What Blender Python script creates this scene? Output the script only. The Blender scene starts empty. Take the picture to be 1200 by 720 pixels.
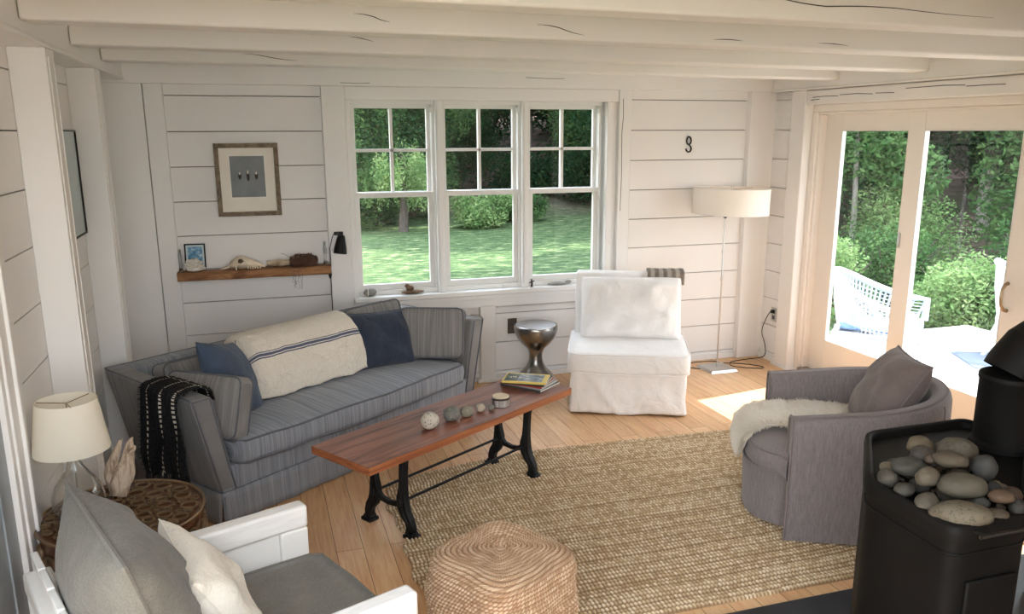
import bpy, bmesh, math, random
import numpy as np
from mathutils import Vector, Matrix, noise as mnoise
PI = math.pi
rnd = random.Random(7)
scene = bpy.context.scene
COL = scene.collection

# ------------------------------------------------------------------ materials
def new_mat(name):
    m = bpy.data.materials.new(name); m.use_nodes = True
    nt = m.node_tree; nt.nodes.clear()
    out = nt.nodes.new('ShaderNodeOutputMaterial')
    b = nt.nodes.new('ShaderNodeBsdfPrincipled')
    nt.links.new(b.outputs[0], out.inputs[0])
    return m, nt, b
def rgba(c): return (c[0], c[1], c[2], 1.0)
def s2l(r, g, b):
    f = lambda v: (v/255/12.92) if v <= 10 else (((v/255)+.055)/1.055)**2.4
    return (f(r), f(g), f(b))
def coords(nt, scale=(1, 1, 1), rot=(0, 0, 0), uv=False):
    tc = nt.nodes.new('ShaderNodeTexCoord'); mp = nt.nodes.new('ShaderNodeMapping')
    mp.inputs['Scale'].default_value = scale; mp.inputs['Rotation'].default_value = rot
    nt.links.new(tc.outputs['UV' if uv else 'Object'], mp.inputs[0])
    return mp.outputs[0]
def noise_n(nt, vec, scale=5, detail=3, rough=.5, dist=0):
    n = nt.nodes.new('ShaderNodeTexNoise'); n.inputs['Scale'].default_value = scale
    n.inputs['Detail'].default_value = detail; n.inputs['Roughness'].default_value = rough
    n.inputs['Distortion'].default_value = dist
    nt.links.new(vec, n.inputs['Vector']); return n.outputs['Fac']
def ramp(nt, fac, stops):
    r = nt.nodes.new('ShaderNodeValToRGB'); el = r.color_ramp.elements
    while len(el) < len(stops): el.new(.5)
    for e, (p, c) in zip(el, stops): e.position = p; e.color = rgba(c)
    nt.links.new(fac, r.inputs[0]); return r.outputs[0]
def mixc(nt, fac, a, b, mode='MIX'):
    m = nt.nodes.new('ShaderNodeMix'); m.data_type = 'RGBA'; m.blend_type = mode
    for s, v in ((m.inputs['Factor'], fac), (m.inputs[6], a), (m.inputs[7], b)):
        if isinstance(v, (int, float)): s.default_value = v
        elif isinstance(v, tuple): s.default_value = rgba(v)
        else: nt.links.new(v, s)
    return m.outputs[2]
def bump(nt, b, h, strength=.3, dist=.01):
    n = nt.nodes.new('ShaderNodeBump'); n.inputs['Strength'].default_value = strength
    n.inputs['Distance'].default_value = dist
    nt.links.new(h, n.inputs['Height']); nt.links.new(n.outputs[0], b.inputs['Normal'])
def plain(name, c, rough=.6, metal=0, var=.12, scale=8, bmp=0, bscale=60, spec=.5, cscale=(1, 1, 1), sheen=0):
    m, nt, b = new_mat(name)
    v = coords(nt, cscale)
    f = noise_n(nt, v, scale, 4)
    lo = tuple(x*(1-var) for x in c); hi = tuple(min(1, x*(1+var)) for x in c)
    nt.links.new(ramp(nt, f, [(.3, lo), (.7, hi)]), b.inputs['Base Color'])
    b.inputs['Roughness'].default_value = rough; b.inputs['Metallic'].default_value = metal
    b.inputs['Specular IOR Level'].default_value = spec
    if sheen: b.inputs['Sheen Weight'].default_value = sheen
    if bmp: bump(nt, b, noise_n(nt, v, bscale, 4), bmp, .004)
    return m
def fabric(name, c, rough=.9, weave=900, var=.15, bmp=.25, wrinkle=0):
    m, nt, b = new_mat(name); v = coords(nt)
    f1 = noise_n(nt, v, weave*.35, 2); f2 = noise_n(nt, v, 9, 3)
    lo = tuple(x*(1-var) for x in c); hi = tuple(min(1, x*(1+var)) for x in c)
    base = ramp(nt, f1, [(.3, lo), (.7, hi)])
    nt.links.new(mixc(nt, .12, base, ramp(nt, f2, [(.3, (.0, .0, .0)), (.7, (1, 1, 1))]), 'SOFT_LIGHT'), b.inputs['Base Color'])
    b.inputs['Roughness'].default_value = rough; b.inputs['Specular IOR Level'].default_value = .2
    b.inputs['Sheen Weight'].default_value = .15
    if wrinkle: bump(nt, b, noise_n(nt, v, wrinkle, 4, .6, .8), bmp, .02)
    else: bump(nt, b, f1, bmp, .002)
    return m
def striped(name, axis, dark, light, freq=90):
    """woven upholstery whose fine streaks run across one local axis"""
    m, nt, b = new_mat(name)
    sc = [1.2, 1.2, 1.2]; sc[axis] = freq
    n1 = noise_n(nt, coords(nt, tuple(sc)), 1.0, 3, .65)
    sc2 = [2.0, 2.0, 2.0]; sc2[axis] = freq*.28
    n2 = noise_n(nt, coords(nt, tuple(sc2)), 1.0, 2, .5)
    mid = tuple((x+y)/2 for x, y in zip(dark, light))
    base = ramp(nt, n1, [(.30, dark), (.5, mid), (.68, light)])
    base = mixc(nt, .35, base, ramp(nt, n2, [(.35, dark), (.65, light)]))
    w = noise_n(nt, coords(nt), 420, 2)
    base = mixc(nt, .25, base, ramp(nt, w, [(.3, dark), (.7, light)]))
    nt.links.new(base, b.inputs['Base Color'])
    b.inputs['Roughness'].default_value = .92; b.inputs['Specular IOR Level'].default_value = .2
    b.inputs['Sheen Weight'].default_value = .15
    bump(nt, b, n1, .25, .003)
    return m
def wood(name, cs, scale=(1, 14, 14), rough=.45, nscale=2.2, bmp=.15, coat=0):
    m, nt, b = new_mat(name); v = coords(nt, scale)
    f = noise_n(nt, v, nscale, 6, .62, .9)
    k = len(cs); st = [(.28+.46*i/(k-1), c) for i, c in enumerate(cs)]
    nt.links.new(ramp(nt, f, st), b.inputs['Base Color'])
    b.inputs['Roughness'].default_value = rough
    if coat: b.inputs['Coat Weight'].default_value = coat; b.inputs['Coat Roughness'].default_value = .15
    bump(nt, b, f, bmp, .004)
    return m
def paint(name, c, rough=.5):
    m, nt, b = new_mat(name)
    v = coords(nt); f = noise_n(nt, v, 3, 3)
    g = noise_n(nt, coords(nt, (4, 4, 4)), 20, 4, .6)
    nt.links.new(ramp(nt, f, [(.3, tuple(x*.97 for x in c)), (.7, c)]), b.inputs['Base Color'])
    b.inputs['Roughness'].default_value = rough; b.inputs['Specular IOR Level'].default_value = .35
    bump(nt, b, g, .08, .004)
    return m
def plank_floor(name):
    m, nt, b = new_mat(name)
    br = nt.nodes.new('ShaderNodeTexBrick')
    v = coords(nt, (1, 1, 1), (0, 0, PI/2))
    nt.links.new(v, br.inputs['Vector'])
    br.offset = .37; br.offset_frequency = 2; br.squash = 1
    br.inputs['Scale'].default_value = 1
    br.inputs['Brick Width'].default_value = 1.5; br.inputs['Row Height'].default_value = .125
    br.inputs['Mortar Size'].default_value = .0015; br.inputs['Bias'].default_value = 0
    br.inputs['Color1'].default_value = rgba(s2l(226, 186, 142)); br.inputs['Color2'].default_value = rgba(s2l(204, 160, 114))
    br.inputs['Mortar'].default_value = rgba(s2l(105, 68, 40))
    g = noise_n(nt, coords(nt, (22, 1.6, 1)), 2.5, 6, .65, .6)
    c = mixc(nt, .55, br.outputs['Color'], ramp(nt, g, [(.3, (.25, .22, .2)), (.52, (.5, .5, .5)), (.72, (.72, .7, .68))]), 'OVERLAY')
    nt.links.new(c, b.inputs['Base Color'])
    b.inputs['Roughness'].default_value = .38
    b.inputs['Specular IOR Level'].default_value = .45
    bump(nt, b, g, .05, .003)
    return m
def glass_pane(name, tint=(.985, .985, .985)):
    m = bpy.data.materials.new(name); m.use_nodes = True; nt = m.node_tree; nt.nodes.clear()
    out = nt.nodes.new('ShaderNodeOutputMaterial'); t = nt.nodes.new('ShaderNodeBsdfTransparent')
    g = nt.nodes.new('ShaderNodeBsdfGlossy'); g.inputs['Roughness'].default_value = 0.0
    t.inputs[0].default_value = rgba(tint)
    fr = nt.nodes.new('ShaderNodeFresnel'); fr.inputs[0].default_value = 1.32
    mx = nt.nodes.new('ShaderNodeMixShader'); ge = nt.nodes.new('ShaderNodeNewGeometry')
    fr.inputs[0].default_value = 1.5
    iv = nt.nodes.new('ShaderNodeMath'); iv.operation = 'SUBTRACT'; iv.inputs[0].default_value = 1; nt.links.new(ge.outputs['Backfacing'], iv.inputs[1])
    ml = nt.nodes.new('ShaderNodeMath'); ml.operation = 'MULTIPLY'; nt.links.new(fr.outputs[0], ml.inputs[0]); nt.links.new(iv.outputs[0], ml.inputs[1])
    nt.links.new(ml.outputs[0], mx.inputs[0]); nt.links.new(t.outputs[0], mx.inputs[1]); nt.links.new(g.outputs[0], mx.inputs[2])
    nt.links.new(mx.outputs[0], out.inputs[0]); return m
def real_glass(name, c=(1, 1, 1), rough=0):
    m, nt, b = new_mat(name)
    b.inputs['Base Color'].default_value = rgba(c); b.inputs['Transmission Weight'].default_value = 1
    b.inputs['Roughness'].default_value = rough; b.inputs['IOR'].default_value = 1.45
    return m
def foliage_mat(name, cols, trans=.35):
    m = bpy.data.materials.new(name); m.use_nodes = True; nt = m.node_tree; nt.nodes.clear()
    out = nt.nodes.new('ShaderNodeOutputMaterial'); d = nt.nodes.new('ShaderNodeBsdfDiffuse'); t = nt.nodes.new('ShaderNodeBsdfTranslucent')
    mx = nt.nodes.new('ShaderNodeMixShader'); mx.inputs[0].default_value = trans
    v = coords(nt); f = noise_n(nt, v, 3.1, 4, .7)
    k = len(cols); c = ramp(nt, f, [(.25+.5*i/(k-1), q) for i, q in enumerate(cols)])
    nt.links.new(c, d.inputs[0]); nt.links.new(c, t.inputs[0])
    nt.links.new(d.outputs[0], mx.inputs[1]); nt.links.new(t.outputs[0], mx.inputs[2]); nt.links.new(mx.outputs[0], out.inputs[0])
    return m

# ------------------------------------------------------------------ mesh builder
class MB:
    def __init__(s): s.v = []; s.f = []; s.uv = None; s.weld = False
    def add(s, vs, fs, M=None):
        b = len(s.v)
        if M is not None: vs = [M @ Vector(p) for p in vs]
        s.v += [tuple(p) for p in vs]; s.f += [tuple(b+i for i in f) for f in fs]; return s
    def box(s, x0, x1, y0, y1, z0, z1, M=None):
        v = [(x0, y0, z0), (x1, y0, z0), (x1, y1, z0), (x0, y1, z0), (x0, y0, z1), (x1, y0, z1), (x1, y1, z1), (x0, y1, z1)]
        return s.hexa(v, M)
    def hexa(s, v, M=None):
        return s.add(v, [(3, 2, 1, 0), (4, 5, 6, 7), (0, 1, 5, 4), (1, 2, 6, 5), (2, 3, 7, 6), (3, 0, 4, 7)], M)
    def prism(s, poly, h0, h1, axis='z', M=None):
        n = len(poly)
        def P(a, b, h): return {'z': (a, b, h), 'y': (a, h, b), 'x': (h, a, b)}[axis]
        v = [P(a, b, h0) for a, b in poly]+[P(a, b, h1) for a, b in poly]
        f = [tuple(range(n))[::-1], tuple(range(n, 2*n))]+[(i, (i+1) % n, n+(i+1) % n, n+i) for i in range(n)]
        return s.add(v, f, M)
    def lathe(s, prof, n=32, M=None, closed=False):
        v = []; f = []; s.weld = True
        for r, z in prof:
            for k in range(n): a = 2*PI*k/n; v.append((r*math.cos(a), r*math.sin(a), z))
        m = len(prof)
        for i in range(m-1+(1 if closed else 0)):
            j = (i+1) % m
            for k in range(n): q = (k+1) % n; f.append((i*n+k, i*n+q, j*n+q, j*n+k))
        if not closed:
            if prof[0][0] > 1e-6: f.append(tuple(range(n))[::-1])
            if prof[-1][0] > 1e-6: f.append(tuple((m-1)*n+k for k in range(n)))
        return s.add(v, f, M)
    def tube(s, pts, r, n=8, closed=False, M=None, caps=True):
        pts = [Vector(p) for p in pts]; N = len(pts); v = []; f = []
        rr = r if isinstance(r, (list, tuple)) else [r]*N
        up = None
        for i, p in enumerate(pts):
            a = pts[(i-1) % N] if (closed or i > 0) else p; b = pts[(i+1) % N] if (closed or i < N-1) else p
            t = (b-a); t = t.normalized() if t.length > 1e-9 else Vector((0, 0, 1))
            if up is None: up = Vector((0, 0, 1)) if abs(t.z) < .9 else Vector((1, 0, 0))
            sx = t.cross(up)
            if sx.length < 1e-6: sx = t.orthogonal()
            sx.normalize(); up2 = sx.cross(t).normalized(); up = up2
            for k in range(n):
                an = 2*PI*k/n; v.append(p+(sx*math.cos(an)+up2*math.sin(an))*rr[i])
        for i in range(N if closed else N-1):
            j = (i+1) % N
            for k in range(n): q = (k+1) % n; f.append((i*n+k, i*n+q, j*n+q, j*n+k))
        if not closed and caps: f.append(tuple(range(n))[::-1]); f.append(tuple((N-1)*n+k for k in range(n)))
        return s.add(v, f, M)
    def ellip(s, c, r, nu=16, nv=10, M=None, fn=None):
        v = []; f = []; s.weld = True
        for j in range(nv+1):
            ph = -PI/2+PI*j/nv
            for i in range(nu):
                th = 2*PI*i/nu; d = Vector((math.cos(ph)*math.cos(th), math.cos(ph)*math.sin(th), math.sin(ph)))
                k = fn(d) if fn else 1
                v.append((c[0]+d.x*r[0]*k, c[1]+d.y*r[1]*k, c[2]+d.z*r[2]*k))
        for j in range(nv):
            for i in range(nu): q = (i+1) % nu; f.append((j*nu+i, j*nu+q, (j+1)*nu+q, (j+1)*nu+i))
        return s.add(v, f, M)
    def grid(s, fn, nu, nv, cu=False, M=None, uv=False):
        v = []; f = []; s.weld = True
        for j in range(nv+1):
            for i in range(nu+(0 if cu else 1)): v.append(fn(i/nu, j/nv))
        w = nu if cu else nu+1
        for j in range(nv):
            for i in range(nu):
                q = (i+1) % w if cu else i+1
                f.append((j*w+i, j*w+q, (j+1)*w+q, (j+1)*w+i))
        if uv:
            s.uv = []
            for j in range(nv):
                for i in range(nu): s.uv += [(i/nu, j/nv), ((i+1)/nu, j/nv), ((i+1)/nu, (j+1)/nv), (i/nu, (j+1)/nv)]
        return s.add(v, f, M)
    def build(s, name, mat, parent=None, smooth=True, bevel=0, bseg=2, angle=40, solid=0, sub=0, flat=False):
        me = bpy.data.meshes.new(name); me.from_pydata(s.v, [], s.f); me.update()
        if s.uv and len(s.uv) == len(me.loops):
            l = me.uv_layers.new(name='UVMap')
            for i, c in enumerate(s.uv): l.data[i].uv = c
        bm = bmesh.new(); bm.from_mesh(me)
        if s.weld: bmesh.ops.remove_doubles(bm, verts=bm.verts, dist=1e-6)
        bmesh.ops.recalc_face_normals(bm, faces=bm.faces)
        bm.to_mesh(me); bm.free()
        if smooth and not flat:
            me.polygons.foreach_set('use_smooth', [True]*len(me.polygons))
            me.set_sharp_from_angle(angle=math.radians(angle))
        o = bpy.data.objects.new(name, me); COL.objects.link(o)
        if isinstance(mat, (list, tuple)):
            for q in mat: me.materials.append(q)
        else: me.materials.append(mat)
        if parent: o.parent = parent
        if solid: md = o.modifiers.new('s', 'SOLIDIFY'); md.thickness = solid; md.offset = 0
        if bevel:
            md = o.modifiers.new('b', 'BEVEL'); md.width = bevel; md.segments = bseg; md.limit_method = 'ANGLE'; md.angle_limit = math.radians(35)
            me.polygons.foreach_set('use_smooth', [True]*len(me.polygons))
        if sub: md = o.modifiers.new('u', 'SUBSURF'); md.levels = sub; md.render_levels = sub
        return o
def tag(o, label=None, cat=None, group=None, kind=None):
    if label: o['label'] = label
    if cat: o['category'] = cat
    if group: o['group'] = group
    if kind: o['kind'] = kind
    return o
def thing(name, label, cat, loc=(0, 0, 0), rz=0, group=None):
    o = bpy.data.objects.new(name, None); COL.objects.link(o); o.empty_display_size = .1
    o.location = loc; o.rotation_euler = (0, 0, rz); return tag(o, label, cat, group)
def struct(name, mb, mat, parent=None, **k):
    o = mb.build(name, mat, parent, **k)
    if parent is None: o['kind'] = 'structure'
    return o
def sroot(name, loc=(0, 0, 0)):
    o = bpy.data.objects.new(name, None); COL.objects.link(o); o.location = loc; o['kind'] = 'structure'; return o
def place(o, loc, rot=(0, 0, 0)): o.location = loc; o.rotation_euler = rot; return o
def frame_M(origin, xaxis, yaxis):
    x = Vector(xaxis).normalized(); y = Vector(yaxis); y = (y-x*y.dot(x)).normalized(); z = x.cross(y)
    return Matrix(((x.x, y.x, z.x, origin[0]), (x.y, y.y, z.y, origin[1]), (x.z, y.z, z.z, origin[2]), (0, 0, 0, 1)))
def copy_tree(o, parent=None):
    c = o.copy(); COL.objects.link(c); c.parent = parent
    for ch in list(o.children): copy_tree(ch, c)
    return c

# ------------------------------------------------------------------ cushions
def cushion(w, d, h, p=3.0, q=.5, pinch=.04, wr=.006, seed=0, n=26, sag=0, corner=.0):
    """soft pillow lying in local XY, thickness along Z"""
    mb = MB(); sv = Vector((seed*3.7, seed*1.3, seed*.7))
    def pos(u, v, s):
        U = math.copysign(1-(1-abs(u))**1.6, u); V = math.copysign(1-(1-abs(v))**1.6, v)
        k = max(0, (1-abs(U)**p))*max(0, (1-abs(V)**p)); t = h/2*k**q
        x = w/2*U*(1-pinch*(1-V*V)*U*U); y = d/2*V*(1-pinch*(1-U*U)*V*V)
        if corner:
            rr = max(0, abs(U)+abs(V)-1.55)/.45; x *= 1-corner*rr*rr; y *= 1-corner*rr*rr
        nz = mnoise.noise(Vector((x*7, y*7, s*.6))+sv)*wr*2+mnoise.noise(Vector((x*22, y*13, s))+sv)*wr
        e = max(abs(U), abs(V)); g = 1-e**6
        return (x, y, s*t+nz*g*(1 if s > 0 else .5)-sag*(1-U*U)*(1-V*V))
    for s in (1, -1): mb.grid(lambda a, b, s=s: pos(a*2-1, b*2-1, s), n, n)
    return mb, pos
def piping_loop(pos, s=1, k=.999, n=18):
    pts = []
    for i in range(n): pts.append(pos(-k+2*k*i/n, -k, s))
    for i in range(n): pts.append(pos(k, -k+2*k*i/n, s))
    for i in range(n): pts.append(pos(k-2*k*i/n, k, s))
    for i in range(n): pts.append(pos(-k, k-2*k*i/n, s))
    return pts
def box_cushion(w, d, h, r=.045, crown=.02, bow=0, n=24, seed=0, wr=.003):
    """boxed cushion: flat-ish top and bottom with rounded side band; returns mesh and two seams"""
    sv = Vector((seed*2.1, seed, 0)); mb = MB()
    def outline(t, off=0):
        # rounded rectangle by angle-free parameter t in 0..1
        hw, hd = w/2+off, d/2+off; rr = r+off
        segs = [((hw-rr), -hd, 'x'), ]
        P = [(-hw+rr, -hd), (hw-rr, -hd), (hw, -hd+rr), (hw, hd-rr), (hw-rr, hd), (-hw+rr, hd), (-hw, hd-rr), (-hw, -hd+rr)]
        L = [2*(hw-rr), rr*PI/2, 2*(hd-rr), rr*PI/2]*2; T = sum(L); s_ = t*T
        for i, l in enumerate(L):
            if s_ <= l or i == 7: break
            s_ -= l
        f = min(1, s_/l); a = P[i]; b = P[(i+1) % 8]
        if i % 2 == 0: x, y = a[0]+(b[0]-a[0])*f, a[1]+(b[1]-a[1])*f
        else:
            c = [(hw-rr, -hd+rr), (hw-rr, hd-rr), (-hw+rr, hd-rr), (-hw+rr, -hd+rr)][i//2]
            an = -PI/2+(i//2)*PI/2+f*PI/2; x, y = c[0]+rr*math.cos(an), c[1]+rr*math.sin(an)
        if bow and y < 0: y -= bow*(1-(2*x/w)**2)*(-2*y/d)
        return x, y
    N = n*4+8
    prof = []  # (scale towards centre, z)
    m = 7
    for i in range(m): k = i/m; prof.append((k, -h/2-crown*(1-k**2.5)*.5))
    prof.append((1, -h/2))
    for i in range(1, 6): a = i/6; prof.append((1+.012*math.sin(a*PI), -h/2+h*a))
    prof.append((1, h/2))
    for i in range(1, m+1): k = 1-i/m; prof.append((k, h/2+crown*(1-k**2.5)))
    def fn(u, v):
        j = min(len(prof)-1, int(round(v*(len(prof)-1)))); k, z = prof[j]; x, y = outline(u)
        q = mnoise.noise(Vector((x*k*5, y*k*5, z*9))+sv)*wr*2
        return (x*k, y*k, z+q*(1 if abs(z) >= h/2 else .3))
    mb.grid(fn, N, len(prof)-1, cu=True)
    seams = []
    for s in (1, -1): seams.append([(*[c*1.004 for c in outline(i/60)], s*h/2+mnoise.noise(Vector((outline(i/60)[0]*5, outline(i/60)[1]*5, s*h/2*9))+sv)*wr*2) for i in range(60)])
    return mb, seams

# ------------------------------------------------------------------ palette
WHITE = (.80, .775, .74)
M = {}
M['wall'] = paint('white_painted_boards', (.80, .79, .775))
M['trim'] = paint('white_painted_timber', (.81, .80, .782), .45)
M['joist'] = paint('cream_painted_joists', (.79, .775, .745), .5)
M['gap'] = plain('dark_board_gap', (.10, .09, .085), .9)
M['sash'] = paint('sash_paint', (.76, .755, .73), .4)
M['door_wood'] = paint('pale_clad_door', (.80, .755, .70), .45)
M['floor'] = plank_floor('oak_floor')
M['pane'] = glass_pane('window_glass')
M['black'] = plain('black_metal', (.012, .012, .013), .45, .6, .2)
M['crack'] = plain('crack_dark', (.03, .026, .022), .95)
M['steel'] = plain('brushed_steel', (.55, .54, .52), .35, 1, .08)
M['brass'] = plain('aged_brass', (.35, .26, .16), .38, 1, .15)
M['grey_door'] = plain('grey_door_paint', (.30, .33, .35), .4)
# ================================================================== THE ROOM
YB = 5.9; XL = -.734; XLR = -.87; XR = 4.05; ZC = 2.55
struct('floor', MB().box(-.95, 4.3, -1.2, 6.1, -.06, 0), M['floor'])
# seams of the boards every .2305 m
def boards(name, axis, a0, a1, plane, depth, z0=0.0, z1=2.56, sgn=1, extra=None):
    """horizontal shiplap with real shadow gaps. axis 'x': wall spans x, faces -y"""
    mb = MB(); gap = .0028
    zs = [z0]+[.07+.2305*k for k in range(12) if z0+.01 < .07+.2305*k < z1-.01]+[z1]
    for i in range(len(zs)-1):
        b0 = zs[i]+(gap if i else 0); b1 = zs[i+1]-gap
        if axis == 'x': mb.box(a0, a1, plane, plane+depth, b0, b1)
        else: mb.box(plane, plane+sgn*depth, a0, a1, b0, b1)
    return mb
bk = MB()
# back wall: left panel, right panel, below the windows, above the windows
for (a0, a1, z0, z1, pl) in ((-.95, .50, 0, 2.55, 5.95), (2.79, 3.90, 0, 2.55, 5.955), (.50, 2.79, 0, .70, 5.955)):
    q = boards('w', 'x', a0, a1, pl, .02, z0, z1); bk.add(q.v, q.f)
wb = struct('wall_back', bk, M['wall'], flat=True)
bb = MB()
for (a0, a1, z0, z1) in ((-.95, .66, 0, 2.6), (2.64, 4.12, 0, 2.6), (.66, 2.64, 0, .72), (.66, 2.64, 2.13, 2.6)): bb.box(a0, a1, 5.976, 6.10, z0, z1)
bbo = bb.build('sheathing', M['gap'], wb, flat=True)
# the wide smooth field above the window and over the sofa corner
struct('trim_1', MB().box(-.95, 4.05, 5.885, 6.0, 2.215, 2.56), M['trim'], bevel=.004)               # wall plate
struct('trim_2', MB().box(-.90, -.632, 5.9, 5.99, 0, 2.235), M['trim'], bevel=.004)                   # corner post
struct('trim_3', MB().box(-.627, -.512, 5.9, 5.99, 0, 2.215), M['trim'], bevel=.003)
struct('trim_4', MB().box(.486, .645, 5.895, 6.0, 0, 2.218), M['trim'], bevel=.006)                   # post left of window
struct('trim_5', MB().box(2.705, 2.81, 5.893, 6.0, 0, 2.218), M['trim'], bevel=.006)                 # post right of window
p5 = MB().tube([(2.735, 5.8925, 2.15), (2.738, 5.8925, 2.0), (2.73, 5.8925, 1.9), (2.736, 5.8925, 1.6), (2.731, 5.8925, 1.3)], .0022, 5)
tag(struct('trim_6', p5, M['crack']), 'dark drying crack in the post right of the window')
struct('trim_7', MB().box(3.865, 4.045, 5.9, 6.05, 0, 2.215).box(4.04, 4.104, 5.91, 6.05, 0, 2.215), M['trim'], bevel=.005)                   # corner post right
# window surround
ws = MB()
ws.box(.6455, .675, 5.905, 6.1, .70, 2.125); ws.box(2.615, 2.66, 5.905, 6.1, .70, 2.125); ws.box(.6455, 2.7045, 5.905, 6.1, 2.1252, 2.2145)
ws.box(2.6602, 2.7045, 5.93, 6.1, .70, 2.125)
struct('trim_8', ws, M['trim'], bevel=.004)
struct('trim_9', MB().box(.645, 2.72, 5.875, 6.1, .695, .732), M['trim'], bevel=.006)                # window stool
ra = MB(); ra.box(.645, 2.79, 5.905, 5.955, .60, .70); ra.box(.645, 2.79, 5.893, 5.91, .665, .695)
ra.hexa([(1.72, 5.925, .585), (2.66, 5.925, .585), (2.66, 5.955, .60), (1.72, 5.955, .60), (1.74, 5.905, .60), (2.66, 5.905, .60), (2.66, 5.955, .602), (1.74, 5.955, .602)])
struct('trim_10', ra, M['trim'], bevel=.003)
struct('trim_11', MB().box(1.59, 1.71, 5.90, 5.96, 0, .61), M['trim'], bevel=.005)
struct('trim_12', MB().box(1.565, 1.735, 5.885, 5.96, 0, .03), M['trim'], bevel=.005)
struct('baseboard_back', MB().box(1.735, 2.70, 5.93, 5.957, 0, .045).box(2.81, 3.865, 5.935, 5.957, 0, .05).box(.645, 1.565, 5.93, 5.957, 0, .045), M['trim'], bevel=.004)
# three double-hung windows
def window_unit(k):
    x0 = .675+.657*k; x1 = x0+.605; w = sroot('window_%d' % (k+1), ((x0+x1)/2, 6.0, .73))
    cx = (x0+x1)/2
    def L(mb): mb.v = [(a-cx, b-6.0, c-.73) for a, b, c in mb.v]; return mb
    gx0, gx1 = .72+.657*k, .72+.657*k+.515
    m = MB(); m.box(x0-.002, x0+.018, 5.97, 6.09, .74, 2.125); m.box(x1-.02, x1, 5.97, 6.09, .74, 2.125); m.box(x0, x1, 5.968, 6.09, 2.10, 2.1248)
    m.box(x0, x1, 5.96, 6.09, .7322, .765)
    L(m).build('window_frame', M['sash'], w, bevel=.002)
    u = MB(); ya, yb = 6.03, 6.065   # upper sash, outer
    u.box(x0+.012, gx0, ya, yb, 1.45, 2.11); u.box(gx1, x1-.012, ya, yb, 1.45, 2.11); u.box(gx0, gx1, ya, yb, 2.072, 2.11); u.box(gx0, gx1, ya, yb, 1.44, 1.482)
    mx = (gx0+gx1)/2; u.box(mx-.011, mx+.011, ya-.004, yb, 1.482, 2.072); u.box(gx0, gx1, ya-.004, yb, 1.767, 1.789)
    us = L(u).build('sash', M['sash'], w, bevel=.0025)
    L(MB().box(gx0-.003, gx1+.003, 6.045, 6.049, 1.48, 2.075)).build('pane', M['pane'], us, flat=True)
    l = MB(); ya, yb = 5.985, 6.022
    l.box(x0+.006, gx0+.006, ya, yb, .765, 1.478); l.box(gx1-.006, x1-.006, ya, yb, .765, 1.478); l.box(gx0, gx1, ya, yb, .765, .808); l.box(x0+.006, x1-.006, ya-.004, yb, 1.446, 1.480)
    ls = L(l).build('sash', M['sash'], w, bevel=.0025)
    L(MB().box(gx0+.003, gx1-.003, 6.001, 6.005, .80, 1.45)).build('pane', M['pane'], ls, flat=True)
    # sash latch on the upper corner
    L(MB().box(x1-.03, x1-.012, 5.972, 5.985, 2.04, 2.08)).build('latch', M['sash'], w, bevel=.002)
for k in range(3): window_unit(k)
for k in range(2):
    a = .675+.657*k+.605
    struct('trim_%d' % (13+k), MB().box(a, a+.052, 5.925, 6.1, .732, 2.125).box(a+.012, a+.04, 5.917, 5.93, .732, 2.125), M['trim'], bevel=.004)

# left wall -------------------------------------------------------
lw = boards('l', 'y', 3.22, 5.95, XLR, .02, 0, 2.56, -1)
for (a_, b_, c_, d_) in ((1.7, 2.06, 0, 2.56), (-1.2, -1.0, 0, 2.56), (-1.0, 1.7, 0, .55), (-1.0, 1.7, 2.15, 2.56)):
    q = boards('l', 'y', a_, b_, XLR, .02, c_, d_, -1); lw.add(q.v, q.f)
wl = struct('wall_left', lw, M['wall'], flat=True)
MB().box(-.99, -.893, 1.7, 6.1, 0, 2.6).box(-.99, -.893, -1.2, -1.0, 0, 2.6).box(-.99, -.893, -1.0, 1.7, 0, .55).box(-.99, -.893, -1.0, 1.7, 2.15, 2.6).build('sheathing', M['gap'], wl, flat=True)
def lpost(n, y0, y1):
    m = MB(); m.box(XLR, XL, y0, y1, 0, 2.232)
    # quirk beads on the room-side corner
    m.box(XL-.004, XL+.004, y0+.03, y0+.045, 0, 2.2); m.box(XL-.004, XL+.003, y1-.03, y1-.02, 0, 2.2)
    struct(n, m, M['trim'], bevel=.006)
lpost('trim_15', 3.75, 3.90); lpost('trim_16', 4.845, 5.02)
struct('trim_17', MB().box(-.89, XL, -1.2, 5.885, 2.232, 2.56).box(XL-.002, XL+.008, -1.2, 5.885, 2.232, 2.252), M['trim'], bevel=.004)
w4 = sroot('window_4', (-.93, .35, .55))  # unseen window, added to brighten the near part of the room
m = MB()
for a_ in (-1.35, -.45, .43, 1.31): m.box(-.03, .03, a_, a_+.05, 0, 1.6)
m.box(-.031, .031, -1.35, 1.36, 0, .05); m.box(-.031, .031, -1.35, 1.36, 1.55, 1.6)
m.build('window_frame', M['sash'], w4, bevel=.003)
for a_ in (-1.3, -.4, .48): MB().box(-.002, .002, a_, a_+.83, .05, 1.55).build('pane', M['pane'], w4, flat=True)
# grey door and its casing at the near left
struct('trim_18', MB().box(-.885, -.842, 3.06, 3.235, 0, 2.232).box(-.885, -.83, 3.13, 3.16, 0, 2.232).box(-.885, -.85, 3.02, 3.06, 0, 2.232), M['trim'], bevel=.004)
d2 = struct('door_2', MB().box(-.91, -.875, 2.1, 3.03, .01, 2.2).box(-.876, -.868, 2.9, 3.02, .02, 2.19), M['grey_door'], bevel=.004)
MB().tube([(-.868, 2.2, 1.0), (-.82, 2.2, 1.0), (-.82, 2.3, 1.0)], .01).build('handle', M['steel'], d2)
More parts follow.
